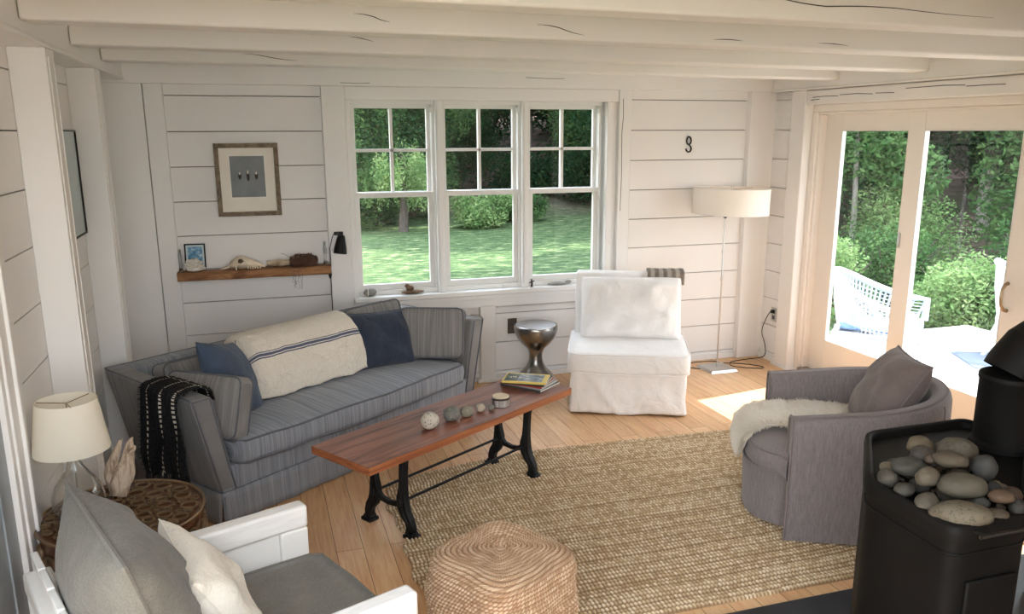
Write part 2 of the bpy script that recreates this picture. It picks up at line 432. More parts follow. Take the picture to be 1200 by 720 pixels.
# joists: they drop slightly towards the right
def joist(n, y0, y1, cracks=()):
    zl, zr = 2.289, 2.262; x1 = 4.046
    m = MB().hexa([(XL+.001, y0, zl), (x1, y0, zr), (x1, y1, zr), (XL+.001, y1, zl), (XL+.001, y0, ZC), (x1, y0, ZC), (x1, y1, ZC), (XL+.001, y1, ZC)])
    o = struct(n, m, M['joist'], bevel=.012, bseg=3)
    for (pts) in cracks:
        L_ = []; k = len(pts)
        for i in range((k-1)*6+1):
            t = i/6; j = min(k-2, int(t)); f = t-j
            L_.append((pts[j][0]*(1-f)+pts[j+1][0]*f, y0-.0005, pts[j][1]*(1-f)+pts[j+1][1]*f+.0035*math.sin(t*3.1)))
        rr = [.0004+.0014*math.sin(PI*i/(len(L_)-1)) for i in range(len(L_))]
        MB().tube(L_, rr, 5).build('crack', M['crack'], o)
def z0(x): return 2.289-(x+.734)/4.78*.027
joist('trim_19', 2.555, 2.70, [[(1.55, 2.33), (1.75, 2.345), (1.95, 2.325), (2.25, 2.33), (2.7, 2.315)], [(1.15, 2.335), (1.32, 2.32)]])
joist('trim_20', 3.38, 3.53, [[(1.17, 2.335), (1.27, 2.325), (1.38, 2.30)], [(2.0, 2.30), (2.15, 2.298)], [(2.55, 2.30), (2.72, 2.292)], [(.42, 2.35), (.5, 2.34), (.56, 2.325)]])
joist('trim_21', 4.26, 4.41, [[(.5, 2.36), (.62, 2.34)]])
joist('trim_22', 5.09, 5.24, [[(.0, 2.34), (.14, 2.325), (.3, 2.31)]])
joist('trim_23', 1.68, 1.83)
wp = bpy.data.objects['trim_1']
for pts in ([(.62, 2.235), (.75, 2.232), (.82, 2.236)], [(1.95, 2.29), (2.15, 2.285), (2.25, 2.287)]):
    MB().tube([(a, 5.8845, c) for a, c in pts], .0015, 5).build('crack', M['crack'], wp)
struct('ceiling', MB().box(-.95, 4.3, .8, 6.1, ZC, ZC+.05).box(1.2, 4.3, -1.2, .799, ZC, ZC+.05), M['joist'], flat=True)

# right wall ------------------------------------------------------
q = boards('r', 'y', 5.62, 5.95, 4.10, .02, 0, 2.3)
wr_ = struct('wall_right', q, M['wall'], flat=True)
MB().box(4.124, 4.2, 5.5, 6.1, 0, 2.6).box(4.19, 4.25, 5.45, 5.6, 0, 2.6).box(4.1, 4.25, -1.2, 2.55, 0, 2.6).box(4.12, 4.25, 2.5, 5.5, 2.12, 2.6).build('plaster', M['wall'], wr_, flat=True)
struct('trim_24', MB().box(4.05, 4.19, 5.46, 5.635, 0, 2.56), M['trim'], bevel=.01, bseg=3)
struct('trim_25', MB().box(4.035, 4.19, 5.44, 5.66, 0, .022), M['trim'], bevel=.004)
struct('baseboard_right', MB().box(4.078, 4.10, 5.66, 5.9, 0, .05), M['trim'], bevel=.004)
struct('trim_26', MB().box(4.04, 4.2, -1.2, 5.885, 2.205, 2.56).box(4.03, 4.2, -1.2, 5.885, 2.205, 2.222), M['joist'], bevel=.004)
hd = struct('trim_27', MB().box(4.052, 4.2, -1.2, 5.46, 2.098, 2.205), M['joist'], bevel=.008)
for pts in ([(5.38, 2.15), (5.25, 2.153), (5.1, 2.15)], [(5.08, 2.156), (4.9, 2.157), (4.75, 2.148)], [(4.72, 2.152), (4.55, 2.148)], [(4.45, 2.17), (4.15, 2.172), (3.98, 2.165)], [(3.97, 2.158), (3.8, 2.158), (3.7, 2.155)], [(5.4, 2.13), (5.3, 2.135)]):
    k = len(pts); MB().tube([(4.0515, a, b) for a, b in pts], .0022, 5).build('crack', M['crack'], hd)
# sliding glass door
dr = sroot('door_1', (4.17, 4.4, 0)); DO = Vector((4.17, 4.4, 0))
def LD(mb): mb.v = [(a-DO.x, b-DO.y, c) for a, b, c in mb.v]; return mb
fm = MB(); fm.box(4.12, 4.239, 5.405, 5.459, 0, 2.045); fm.box(4.14, 4.238, 5.38, 5.41, .036, 2.025); fm.box(4.12, 4.24, 2.5, 5.459, 2.0452, 2.0975); fm.box(4.14, 4.238, 2.55, 5.404, 2.0252, 2.045); fm.box(4.12, 4.239, 2.5, 2.549, 0, 2.045)
LD(fm).build('door_frame', M['door_wood'], dr, bevel=.005)
LD(MB().box(4.11, 4.26, 2.55, 5.405, 0, .035)).build('threshold', plain('threshold_grey', (.30, .25, .21), .6), dr, bevel=.004)
def panel(y0, y1, g0, g1, x0, x1, zb=.30, zt=1.908):
    m = MB(); m.box(x0, x1, y0, g0, .035, 2.03); m.box(x0, x1, g1, y1, .035, 2.03); m.box(x0, x1, g0, g1, .035, zb); m.box(x0, x1, g0, g1, zt, 2.03)
    o = LD(m).build('door_panel', M['door_wood'], dr, bevel=.004)
    xm = (x0+x1)/2
    e = MB(); t = .006
    e.box(x0-.001, x1+.001, g0, g0+t, zb, zt); e.box(x0-.001, x1+.001, g1-t, g1, zb, zt); e.box(x0-.001, x1+.001, g0, g1, zb, zb+t); e.box(x0-.001, x1+.001, g0, g1, zt-t, zt)
    LD(e).build('glazing_bead', M['sash'], o, flat=True)
    LD(MB().box(xm-.003, xm+.003, g0+.002, g1-.002, zb+.002, zt-.002)).build('pane', M['pane'], o, flat=True)
    return o
pf = panel(4.43, 5.40, 4.505, 5.20, 4.195, 4.225)
ps = panel(3.44, 4.50, 3.625, 4.355, 4.15, 4.185)
hm = MB().tube([(4.15, 3.60, 1.035), (4.125, 3.597, 1.03), (4.105, 3.594, 1.0), (4.10, 3.592, .955), (4.105, 3.59, .91), (4.125, 3.588, .88), (4.15, 3.587, .875)], [.012, .01, .008, .009, .008, .01, .012], 8)
LD(hm).build('handle', M['brass'], ps)
LD(MB().box(4.14, 4.152, 4.47, 4.49, 1.13, 1.23)).build('lock_plate', M['steel'], ps, bevel=.003)
pg = panel(2.56, 3.46, 2.68, 3.33, 4.195, 4.225)

rb = MB().box(1.0, 4.3, -1.25, -1.2, 0, 2.55).box(-.95, .999, -1.25, -1.2, 0, .3)
struct('wall_rear', rb, M['wall'], flat=True)
# outlets
def outlet(loc, ax, label, m1):
    t = thing('wall_outlet', label, 'outlet', loc, 0)
    if ax == 'x': MB().box(-.006, 0, -.037, .037, -.06, .06).build('cover_plate', m1, t, bevel=.003); MB().box(-.009, -.005, -.017, .017, .008, .042).box(-.009, -.005, -.017, .017, -.042, -.008).build('socket', M['gap'], t, bevel=.002)
    else: MB().box(-.037, .037, -.006, 0, -.06, .06).build('cover_plate', m1, t, bevel=.003); MB().box(-.017, .017, -.009, -.005, .008, .042).box(-.017, .017, -.009, -.005, -.042, -.008).build('socket', M['gap'], t, bevel=.002)
    return t
outlet((4.098, 5.735, .405), 'x', 'grey metal outlet cover on the white boards behind the floor lamp', M['steel'])
outlet((1.86, 5.953, .425), 'y', 'dark bronze outlet plate on the boards behind the metal drum stool', plain('bronze_plate', (.12, .09, .07), .5, .6))

# brick chimney base
def brick_mat():
    m, nt, b = new_mat('old_brick'); br = nt.nodes.new('ShaderNodeTexBrick')
    nt.links.new(coords(nt, (1, 1, 1), (PI/2, 0, 0)), br.inputs['Vector']); br.inputs['Scale'].default_value = 1
    br.inputs['Brick Width'].default_value = .2; br.inputs['Row Height'].default_value = .07; br.inputs['Mortar Size'].default_value = .006
    br.inputs['Color1'].default_value = rgba((.20, .10, .06)); br.inputs['Color2'].default_value = rgba((.13, .07, .045)); br.inputs['Mortar'].default_value = rgba((.22, .18, .15))
    nt.links.new(br.outputs['Color'], b.inputs['Base Color']); b.inputs['Roughness'].default_value = .9
    bump(nt, b, noise_n(nt, coords(nt), 40, 4), .5, .01); return m
M['brick'] = brick_mat()
struct('wall_brick', MB().box(2.96, 3.6, 1.1, 2.30, .019, 2.55), M['brick'], bevel=.006)
# black hearth slab
hs = MB().box(1.45, 3.3, .9, 2.54, 0, .018)
tag(hs.build('hearth_pad', plain('black_slate', (.025, .027, .032), .35, 0, .3, 5), bevel=.004), 'flat black slate hearth pad on the floor under the stove', 'hearth')

# ================================================================== OUTSIDE
M['grass'] = foliage_mat('lawn_green', [s2l(70, 120, 60), s2l(105, 160, 85), s2l(150, 190, 100)], .0)
def terrain():
    m = MB()
    def fn(u, v):
        x = -30+85*u; y = -12+70*v
        d = max(0, y-22)*.22+max(0, x-11)*.24
        if x > 11: d += 0
        z = -.35+d+mnoise.noise(Vector((x*.15, y*.15, 0)))*.12
        if -1.5 < x < 5.5 and y < 7.5: z = -.5
        return (x, y, z)
    m.grid(fn, 110, 90); return m
def ground_mat():
    m, nt, b = new_mat('lawn_and_leaf_litter')
    sep = nt.nodes.new('ShaderNodeSeparateXYZ'); tc = nt.nodes.new('ShaderNodeTexCoord'); nt.links.new(tc.outputs['Object'], sep.inputs[0])
    v = coords(nt)
    g = ramp(nt, noise_n(nt, coords(nt, (1, 2.2, 1)), 3.2, 8, .8), [(.34, s2l(40, 60, 40)), (.46, s2l(66, 88, 58)), (.56, s2l(98, 116, 78)), (.68, s2l(190, 192, 148))])  # sun dapples put into the grass colour as pale flecks and dark tones
    br = ramp(nt, noise_n(nt, v, 1.4, 6, .7), [(.3, s2l(60, 66, 50)), (.5, s2l(100, 88, 80)), (.7, s2l(138, 118, 112))])
    def mr(sock, a, b_):
        n = nt.nodes.new('ShaderNodeMapRange'); n.inputs[1].default_value = a; n.inputs[2].default_value = b_; nt.links.new(sock, n.inputs[0]); return n.outputs[0]
    mx = nt.nodes.new('ShaderNodeMath'); mx.operation = 'MAXIMUM'
    nt.links.new(mr(sep.outputs[0], 9, 12), mx.inputs[0]); nt.links.new(mr(sep.outputs[1], 21, 24), mx.inputs[1])
    nt.links.new(mixc(nt, mx.outputs[0], g, br), b.inputs['Base Color']); b.inputs['Roughness'].default_value = .95
    b.inputs['Specular IOR Level'].default_value = .1
    bump(nt, b, noise_n(nt, v, 25, 5, .8), .8, .05); return m
tr = struct('lawn_ground', terrain(), ground_mat())
# deck
dk = MB()
for i in range(19):
    x0 = 4.27+.145*i
    dk.box(x0, x0+.139, 2.0, 6.5, -.115, -.075)
M['deck'] = wood('bleached_deck', [s2l(150, 146, 142), s2l(180, 177, 172), s2l(192, 189, 184)], (20, 1, 1), .7)
dko = struct('deck', dk, M['deck'], bevel=.003)
MB().box(4.27, 7.0, 2.0, 6.5, -.40, -.116).build('joist_frame', plain('deck_frame', (.25, .22, .19), .9), dko)
M['leaf_dark'] = foliage_mat('leaves_dark', [s2l(24, 44, 32), s2l(42, 70, 46), s2l(76, 104, 66)])
M['leaf_mid'] = foliage_mat('leaves_mid', [s2l(46, 74, 48), s2l(74, 106, 64), s2l(114, 142, 88)])
M['leaf_light'] = foliage_mat('leaves_light', [s2l(78, 108, 68), s2l(112, 142, 90), s2l(156, 174, 124)])
M['bark'] = plain('bark', (.06, .05, .042), .95, 0, .4, 6, .6, 12, cscale=(4, 4, 1))
M['pale_bark'] = plain('pale_bark', (.28, .26, .24), .9, 0, .3, 6, .3, 12, cscale=(4, 4, 1))
def leaf_cloud(blobs, n, size, seed, droop=0):
    """leaves as small folded quads scattered through a set of ellipsoid masses"""
    r = np.random.RandomState(seed); B = np.array(blobs, float)
    vol = B[:, 3]*B[:, 4]*B[:, 5]; pr = vol**.67; pr /= pr.sum()
    idx = r.choice(len(B), n, p=pr); d = r.normal(size=(n, 3)); d /= np.linalg.norm(d, axis=1)[:, None]
    rad = (r.rand(n)**.45)[:, None]
    c = B[idx, :3]+d*rad*B[idx, 3:6]
    a = r.normal(size=(n, 3)); a[:, 2] *= .6; a[:, 2] -= droop; a /= np.linalg.norm(a, axis=1)[:, None]
    b = np.cross(a, r.normal(size=(n, 3))); b /= np.linalg.norm(b, axis=1)[:, None]
    s = size*(.6+.8*r.rand(n))[:, None]
    v = np.empty((n, 4, 3)); v[:, 0] = c-a*s; v[:, 1] = c+b*s*.45; v[:, 2] = c+a*s; v[:, 3] = c-b*s*.45
    me = bpy.data.meshes.new('foliage'); me.vertices.add(n*4); me.vertices.foreach_set('co', v.reshape(-1).astype(np.float32))
    me.loops.add(n*4); me.loops.foreach_set('vertex_index', np.arange(n*4, dtype=np.int32)); me.polygons.add(n)
    me.polygons.foreach_set('loop_start', np.arange(0, n*4, 4, dtype=np.int32)); me.update(calc_edges=True); me.validate()
    return me
def mesh_obj(name, me, mat, parent=None):
    o = bpy.data.objects.new(name, me); COL.objects.link(o)
    if not me.materials: me.materials.append(mat)
    if parent: o.parent = parent
    return o
def tree_proto(seed, h, r, low, leaf, mat, n=7000, bark='bark'):
    q = random.Random(seed); bl = []
    for i in range(13):
        z = low+(h-low)*(i+.5)/13; k = math.sin(PI*min(1, .18+.8*(i+.5)/13))
        a = i*2.4; rr = r*k*.5
        bl.append((math.cos(a)*rr, math.sin(a)*rr, z, r*k*.62+.2, r*k*.62+.2, (h-low)*.11+.25))
    me = leaf_cloud(bl, n, leaf, seed)
    me.materials.append(mat)
    tk = MB(); pts = [(0, 0, -.3)]; 
    for i in range(1, 7): pts.append((q.uniform(-.1, .1)*i*.4, q.uniform(-.1, .1)*i*.4, h*.85*i/6))
    tk.tube(pts, [.03*h*(1-.13*i)*.55 for i in range(7)], 9)
    for i in range(7):
        z = low+(h-low)*.1*i+.2; a = q.uniform(0, 6.28); l = r*.6
        tk.tube([(0, 0, z), (math.cos(a)*l*.5, math.sin(a)*l*.5, z+.3), (math.cos(a)*l, math.sin(a)*l, z+.8)], [.05, .035, .012], 6)
    return me, tk, bark
protos = [tree_proto(1, 9, 1.7, .4, .048, M['leaf_dark'], 60000), tree_proto(2, 8, 1.6, .4, .045, M['leaf_mid'], 60000),
          tree_proto(3, 10, 1.7, 1.4, .048, M['leaf_dark'], 52000, 'pale_bark')]
trunk_me = []
for me, tk, bk_ in protos:
    o = tk.build('trunk', M[bk_]); trunk_me.append(o.data); bpy.data.objects.remove(o)
def ground_z(x, y): return -.35+max(0, y-22)*.22+max(0, x-11)*.24
def tree(x, y, k, s, rz, label, grp):
    t = thing('tree', label, 'tree', (x, y, ground_z(x, y)-.05), rz, grp); t.scale = (s, s, s*1.05)
    o = bpy.data.objects.new('crown', protos[k][0]); COL.objects.link(o); o.parent = t
    o = bpy.data.objects.new('trunk', trunk_me[k]); COL.objects.link(o); o.parent = t
    return t
# trees and shrubs beyond the lawn
G1 = 'forest trees behind the lawn'; LB1 = 'dark leafy forest tree standing behind the lawn outside the three windows'
for (x, y, k, s, a) in [(3.2, 27, 0, 1.3, 0), (5.4, 29, 1, 1.4, 1), (7.4, 27.5, 0, 1.35, 2), (9.3, 28, 2, 1.3, 3), (11.3, 27, 0, 1.4, 4), (4.3, 33, 2, 1.6, 5), (8.3, 33, 1, 1.6, 1.5), (12.3, 32, 0, 1.6, 2.5), (6.4, 31, 0, 1.5, 3.5), (10.2, 24.5, 1, 1.0, 5.5), (14, 29, 1, 1.5, 0.4), (1.5, 30, 0, 1.4, 4.4)]:
    tree(x, y, k, s, a, LB1, G1)
tree(2.95, 20.5, 0, 1.25, 2.2, 'thick dark trunked tree seen through the upper left window', None)
tree(2.15, 19.4, 1, .72, .7, 'bright leafy tree at the left edge of the left window view', None)
tree(4.05, 22.0, 1, .95, 2.9, 'fresh green tree behind the weeping tree in the left window', None)
tree(5.75, 24.6, 0, .95, 4.0, 'dark bushy tree straight behind the bright bush in the middle window', None)
G3 = 'trees casting dapples on the lawn'; LB3 = 'tall tree at the right side of the lawn shading the grass'
for (x, y, k, s, a) in [(11.2, 13.5, 0, 1.3, 1), (12.2, 18.5, 2, 1.5, 2), (13.0, 10.5, 1, 1.2, 3), (10.9, 22, 0, 1.3, 5)]:
    tree(x, y, k, s, a, LB3, G3)
G4 = 'woodland trees on the slope beyond the deck'; LB4 = 'slender pale trunked tree on the leafy slope beyond the deck'
for (x, y, k, s, a) in [(13, 12, 2, .8, 0), (15.5, 14, 0, .9, 1), (14.5, 16.5, 2, .9, 2), (18, 15, 1, 1.0, 3), (17.5, 19.5, 0, 1.1, 4), (20.5, 18, 2, 1.1, 5), (19, 23.5, 1, 1.2, .6), (23, 21, 0, 1.2, 1.7), (25, 26, 2, 1.4, 2.8), (16.0, 11.5, 1, .85, 3.9), (22.5, 26.5, 0, 1.3, 5.1), (28, 24, 1, 1.3, 1.1), (27, 30, 0, 1.5, 2.2), (21, 29, 2, 1.4, 3.4)]:
    tree(x, y, k, s, a, LB4, G4)
# weeping tree: strings of leaves hanging down
def weeping():
    r = np.random.RandomState(5); bl = []
    for i in range(46):
        a = r.rand()*6.28; q = .95*math.sqrt(r.rand()); zt = 2.1-.7*q*q+r.rand()*.2; zb = .45+r.rand()*.6
        bl.append((math.cos(a)*q, math.sin(a)*q, (zt+zb)/2, .13, .13, (zt-zb)/2))
    me = leaf_cloud(bl, 12000, .032, 5, .9); return me
t = thing('weeping_tree', 'light green weeping tree at the far end of the lawn behind the left window', 'tree', (3.25, 18.8, -.4))
mesh_obj('crown', weeping(), M['leaf_light'], t)
MB().tube([(0, 0, 0), (.06, 0, 1.0), (0, .05, 1.9)], [.12, .09, .04], 8).build('trunk', M['bark'], t)
def shrub(x, y, z, rx, ry, rz, mat, n, leaf, label, seed, grp=None, name='shrub'):
    q = random.Random(seed); bl = []
    for i in range(9):
        a = q.uniform(0, 6.28); k = q.uniform(.1, .75)
        bl.append((math.cos(a)*rx*k, math.sin(a)*ry*k, rz*q.uniform(.35, .75), rx*.4, ry*.4, rz*.33))
    bl.append((0, 0, rz*.3, rx*.8, ry*.8, rz*.32))
    t = thing(name, label, 'shrub', (x, y, z), 0, grp)
    mesh_obj('leaves', leaf_cloud(bl, n, leaf, seed), mat, t)
    st = MB()
    for i in range(9):
        a = q.uniform(0, 6.28); st.tube([(0, 0, 0), (math.cos(a)*rx*.3, math.sin(a)*ry*.3, rz*.4), (math.cos(a)*rx*.6, math.sin(a)*ry*.6, rz*.75)], [.02, .012, .005], 5)
    st.build('stems', M['bark'], t); return t
shrub(5.15, 19.0, -.35, .85, .8, .85, M['leaf_light'], 7000, .04, 'bright yellow green bush on the lawn seen through the lower middle window', 11)
shrub(6.6, 20.2, -.35, .8, .8, .8, M['leaf_mid'], 6000, .04, 'mid green bush behind the lawn right of the bright yellow green bush', 12)
for i, (x, y) in enumerate([(2.2, 24.3), (4.4, 24.8), (7.8, 24.0), (9.6, 23.0)]):
    shrub(x, y, -.2, 1.5, 1.1, 1.8, M['leaf_dark'], 8000, .05, 'dark green undergrowth bush at the edge of the wood behind the lawn', 20+i, 'undergrowth bushes at the wood edge')
for i, (x, y, r_, h) in enumerate([(6.6, 8.3, .9, 1.05), (7.8, 7.3, .9, .95), (8.1, 8.9, 1.1, 1.15), (8.3, 6.5, .8, .9), (8.9, 5.2, .9, 1.0), (9.8, 7.8, 1.1, 1.3), (7.2, 10.3, 1.2, 1.3), (9.6, 10.2, 1.2, 1.5), (10.6, 6.3, 1.1, 1.5)]):
    shrub(x, y, -.4+max(0, x-11)*.24, r_, r_, h, [M['leaf_light'], M['leaf_light'], M['leaf_mid']][i % 3], 9000, .028, 'feathery light green bush growing beyond the deck outside the glass door', 40+i, 'bushes along the deck')
# branch of broad leaves hanging in front of the wood, seen through the left door glass
t = thing('young_tree', 'young tree with fresh green leaves beside the deck behind the left glass panel', 'tree', (8.9, 10.6, -.4))
mesh_obj('crown', leaf_cloud([(0, 0, 2.3, .8, .8, .7), (.5, -.5, 1.7, .6, .6, .5), (-.6, .4, 1.5, .6, .6, .5), (-.2, -.3, 2.9, .5, .5, .4)], 6500, .05, 77), M['leaf_mid'], t)
MB().tube([(0, 0, 0), (.05, .05, 1), (-.05, 0, 2), (0, .1, 3)], [.05, .045, .035, .015], 7).build('trunk', M['pale_bark'], t)
G5 = 'thin bare saplings beyond the deck'
for x, y, h in [(10.8, 8.6, 2.6), (11.1, 8.55, 2.4), (11.9, 7.2, 2.7), (11.95, 7.35, 2.6)]:
    s_ = MB().tube([(0, 0, 0), (.05, .03, h*.35), (-.04, .05, h*.7), (.03, .02, h)], [.022, .02, .014, .006], 6)
    o = s_.build('sapling', M['pale_bark']); place(o, (x, y, -.4+max(0, x-11)*.24)); tag(o, 'thin pale bare sapling standing among bushes outside the right glass panel', 'sapling', G5)
# wicker armchairs on the deck
M['wicker'] = plain('white_wicker', (.46, .50, .56), .5, 0, .05)
M['blue_pad'] = fabric('blue_seat_pad', (.12, .22, .42))
def wicker_chair(loc, rz, label):
    t = thing('wicker_chair', label, 'chair', loc, rz, None)
    # local: faces +x. rim runs from right arm front round the back to the left arm front
    def rim(u, lo=0):
        a = -1+2*u; th = a*PI*.5
        x = .27-.56*math.cos(th)**.9 if abs(a) < 1 else .27; y = .33*math.sin(th)
        z = .58+.25*math.cos(th)**1.6 if abs(a) < 1 else .58
        return x, y, z
    N = 46; top = [Vector(rim(i/N)) for i in range(N+1)]
    top[0].x = top[-1].x = .30
    bot = [Vector((p.x*.82, p.y*.80, .36)) for p in top]
    MB().tube([(.30, -.31, .40)]+[tuple(p) for p in top]+[(.30, .31, .40)], .026, 8).build('rim', M['wicker'], t)
    wv = MB()
    for i in range(0, N+1):
        wv.tube([bot[i], bot[i].lerp(top[i], .5)*1.0+Vector((-.012, 0, 0)), top[i]], .0085, 4)
    for k in range(2, 17, 2):
        f = k/17; wv.tube([bot[i].lerp(top[i], f) for i in range(N+1)], .005, 4)
    pz = MB().grid(lambda u, v: tuple(bot[int(round(u*N))].lerp(top[int(round(u*N))], v)), N, 8)
    w = wv.build('woven_back', M['wicker'], t)
    MB().box(-.24, .30, -.27, .27, .33, .37).build('seat', M['wicker'], t, bevel=.012)
    ap = MB().prism([(-.27, .34), (.27, .34), (.24, .20), (.16, .26), (0, .28), (-.16, .26), (-.24, .20)], .285, .30, 'x')
    ap.prism([(-.24, .34), (.30, .34), (.29, .20), (.2, .27), (-.1, .27), (-.22, .2)], -.285, -.272, 'y').prism([(-.24, .34), (.30, .34), (.29, .20), (.2, .27), (-.1, .27), (-.22, .2)], .272, .285, 'y')
    ap.build('apron', M['wicker'], t, bevel=.003)
    for sx, sy in ((1, 1), (1, -1), (-1, 1), (-1, -1)):
        p = [(.28, .28*sy, .42), (.285, .28*sy, .2), (.30, .285*sy, 0)] if sx > 0 else [(-.2, .24*sy, .42), (-.23, .25*sy, .2), (-.30, .27*sy, 0)]
        MB().tube(p, .02, 8).build('leg', M['wicker'], t)
    c, ps_ = cushion(.5, .48, .05, 6, .4, .02, .002, 3, 14); c.v = [(a+.03, b, z+.398) for a, b, z in c.v]
    c.build('seat_pad', M['blue_pad'], t)
    return t
ZD = -.075
wicker_chair((4.89, 5.47, ZD), math.radians(-50), 'white wicker armchair with blue seat pad standing behind the left glass panel').scale = (1.16, 1.16, 1.0)
wicker_chair((6.56, 5.45, ZD), math.radians(-50), 'white wicker armchair on the deck half hidden by the right door stile')
mat_ = MB().hexa([(-.42, -.28, 0), (.42, -.28, 0), (.42, .28, 0), (-.42, .28, 0), (-.41, -.27, .012), (.41, -.27, .012), (.41, .27, .012), (-.41, .27, .012)])
o = mat_.build('door_mat', fabric('slate_blue_mat', (.10, .13, .18)), bevel=.004); place(o, (6.25, 5.28, ZD), (0, 0, math.radians(-24.5)))
tag(o, 'slate blue mat lying on the pale deck boards outside the door', 'mat')

# ================================================================== WALL THINGS
M['shelf'] = wood('reclaimed_shelf', [s2l(70, 44, 26), s2l(128, 86, 52), s2l(165, 120, 80), s2l(100, 66, 40)], (2, 16, 16), .75, 2.4, .6)
sh = MB()
def shfn(u, v):
    a = 2*PI*u; c, s_ = math.cos(a), math.sin(a)
    y = .065*math.copysign(abs(c)**.25, c); z = .030*math.copysign(abs(s_)**.25, s_); x = -.505+1.01*v
    n_ = mnoise.noise(Vector((x*6, y*20, z*20)))*.004
    return (x, y+n_, z+n_*.6)
sh.grid(shfn, 32, 60, cu=True)
for vv in (0, 1): sh.v.append((-.505+1.01*vv, 0, 0)); c = len(sh.v)-1; sh.f += [(vv*60*32+i, vv*60*32+(i+1) % 32, c) for i in range(32)]
SHZ = .992; o = sh.build('wall_shelf', M['shelf'], angle=50); place(o, (-.019, 5.882, SHZ-.031)); tag(o, 'rough reclaimed wood shelf fixed to the white boards below the framed picture', 'shelf')
def pic(name, label, w, h, fw, loc, rot, mfr, mmat, mpic, mw, depth=.02, iw=None, ih=None, off=0):
    t = thing(name, label, 'picture', loc); t.rotation_euler = rot
    m = MB()
    # mitred frame with a stepped profile, in XZ, facing -y
    for (x0, x1, z0, z1) in ((-w/2, w/2, h/2-fw, h/2), (-w/2, w/2, -h/2, -h/2+fw), (-w/2, -w/2+fw, -h/2+fw, h/2-fw), (w/2-fw, w/2, -h/2+fw, h/2-fw)): m.box(x0, x1, -depth, 0, z0, z1)
    m.build('frame', mfr, t, bevel=.0025)
    MB().box(-w/2+fw*.7, w/2-fw*.7, -depth*.55, -.002, -h/2+fw*.7, h/2-fw*.7).build('mat_board', mmat, t, flat=True)
    iw = iw or w-2*fw-2*mw; ih = ih or h-2*fw-2*mw
    if mpic: MB().box(-iw/2, iw/2, -depth*.6, -.003, -ih/2+off, ih/2+off).build('print', mpic, t, flat=True)
    return t
M['drift_frame'] = wood('weathered_frame', [s2l(84, 72, 58), s2l(126, 112, 94), s2l(152, 138, 118)], (12, 12, 12), .8, 2, .4)
M['cream'] = plain('cream_mat_board', s2l(236, 231, 220), .8, 0, .02)
M['print_grey'] = plain('grey_blue_print', s2l(128, 134, 138), .7, 0, .14, 9)
t = pic('framed_picture', 'weathered wood framed print of three floats on grey, above the shelf', .415, .488, .030, (-.026, 5.949, 1.592), (0, 0, 0), M['drift_frame'], M['cream'], M['print_grey'], .08, .028, .222, .275, .022)
ln = MB(); 
for (a, b, c_, d) in ((-.118, .118, .163, .167), (-.118, .118, -.124, -.120), (-.118, -.114, -.124, .167), (.114, .118, -.124, .167)): ln.box(a, b, -.0175, -.015, c_, d)
ln.build('mat_bevel', plain('white_bevel', (.85, .85, .82), .7), t, flat=True)
for i, (x, h_) in enumerate(((-.052, .05), (.002, .075), (.056, .052))):
    q = MB().ellip((x, -.017, .028), (.010, .0015, h_/2)); q.build('painted_float', plain('float_dark', (.035, .032, .03), .7), t)
    MB().ellip((x, -.0185, .028+h_*.32), (.006, .001, h_*.18)).build('painted_float_tip', plain('float_pale', (.7, .68, .62), .7), t)
def blue_print_mat():
    m, nt, b = new_mat('blue_flowers_print')
    nt.links.new(ramp(nt, noise_n(nt, coords(nt), 42, 5, .7, .8), [(.35, s2l(34, 84, 132)), (.5, s2l(72, 138, 178)), (.62, s2l(190, 215, 225))]), b.inputs['Base Color']); b.inputs['Roughness'].default_value = .4; return m
t = pic('framed_print', 'small black framed blue flower print leaning on the shelf behind the coral', .135, .178, .009, (-.405, 5.925, SHZ+.003+.088), (math.radians(-7), 0, math.radians(-6)), M['black'], plain('pale_margin', s2l(196, 214, 216), .6), blue_print_mat(), .012, .012)
pic('framed_picture', 'thin black framed pale blue print on the left wall, seen between two posts', .46, .53, .008, (XLR+.001, 4.585, 1.655), (0, 0, PI/2), M['black'], plain('pale_blue_print', s2l(186, 200, 202), .35, 0, .06, 4), None, .03, .02)
# coral
cr = MB(); q = random.Random(3)
for i in range(70):
    a = q.uniform(0, 6.28); e = q.uniform(.0, 1.0); d = Vector((math.cos(a)*math.cos(e*1.5), math.sin(a)*math.cos(e*1.5)*.6, math.sin(e*1.5)))
    L_ = q.uniform(.055, .075); b_ = Vector((0, 0, .012)); tip = b_+Vector((d.x*L_*1.0, d.y*L_, d.z*L_))
    cr.tube([b_+d*.01, b_+d*L_*.6, tip], [.006, .008, .007], 6); cr.ellip(tuple(tip), (.0085, .0085, .0085), 8, 6)
cr.ellip((0, 0, .014), (.05, .035, .014))
o = cr.build('coral', plain('white_coral', (.74, .70, .64), .8, 0, .06)); place(o, (-.415, 5.862, SHZ+.001)); tag(o, 'lumpy white coral sitting in front of the small blue print on the shelf', 'coral')
M['bone'] = plain('old_bone', s2l(222, 208, 186), .7, 0, .16, 14, .25, 30)
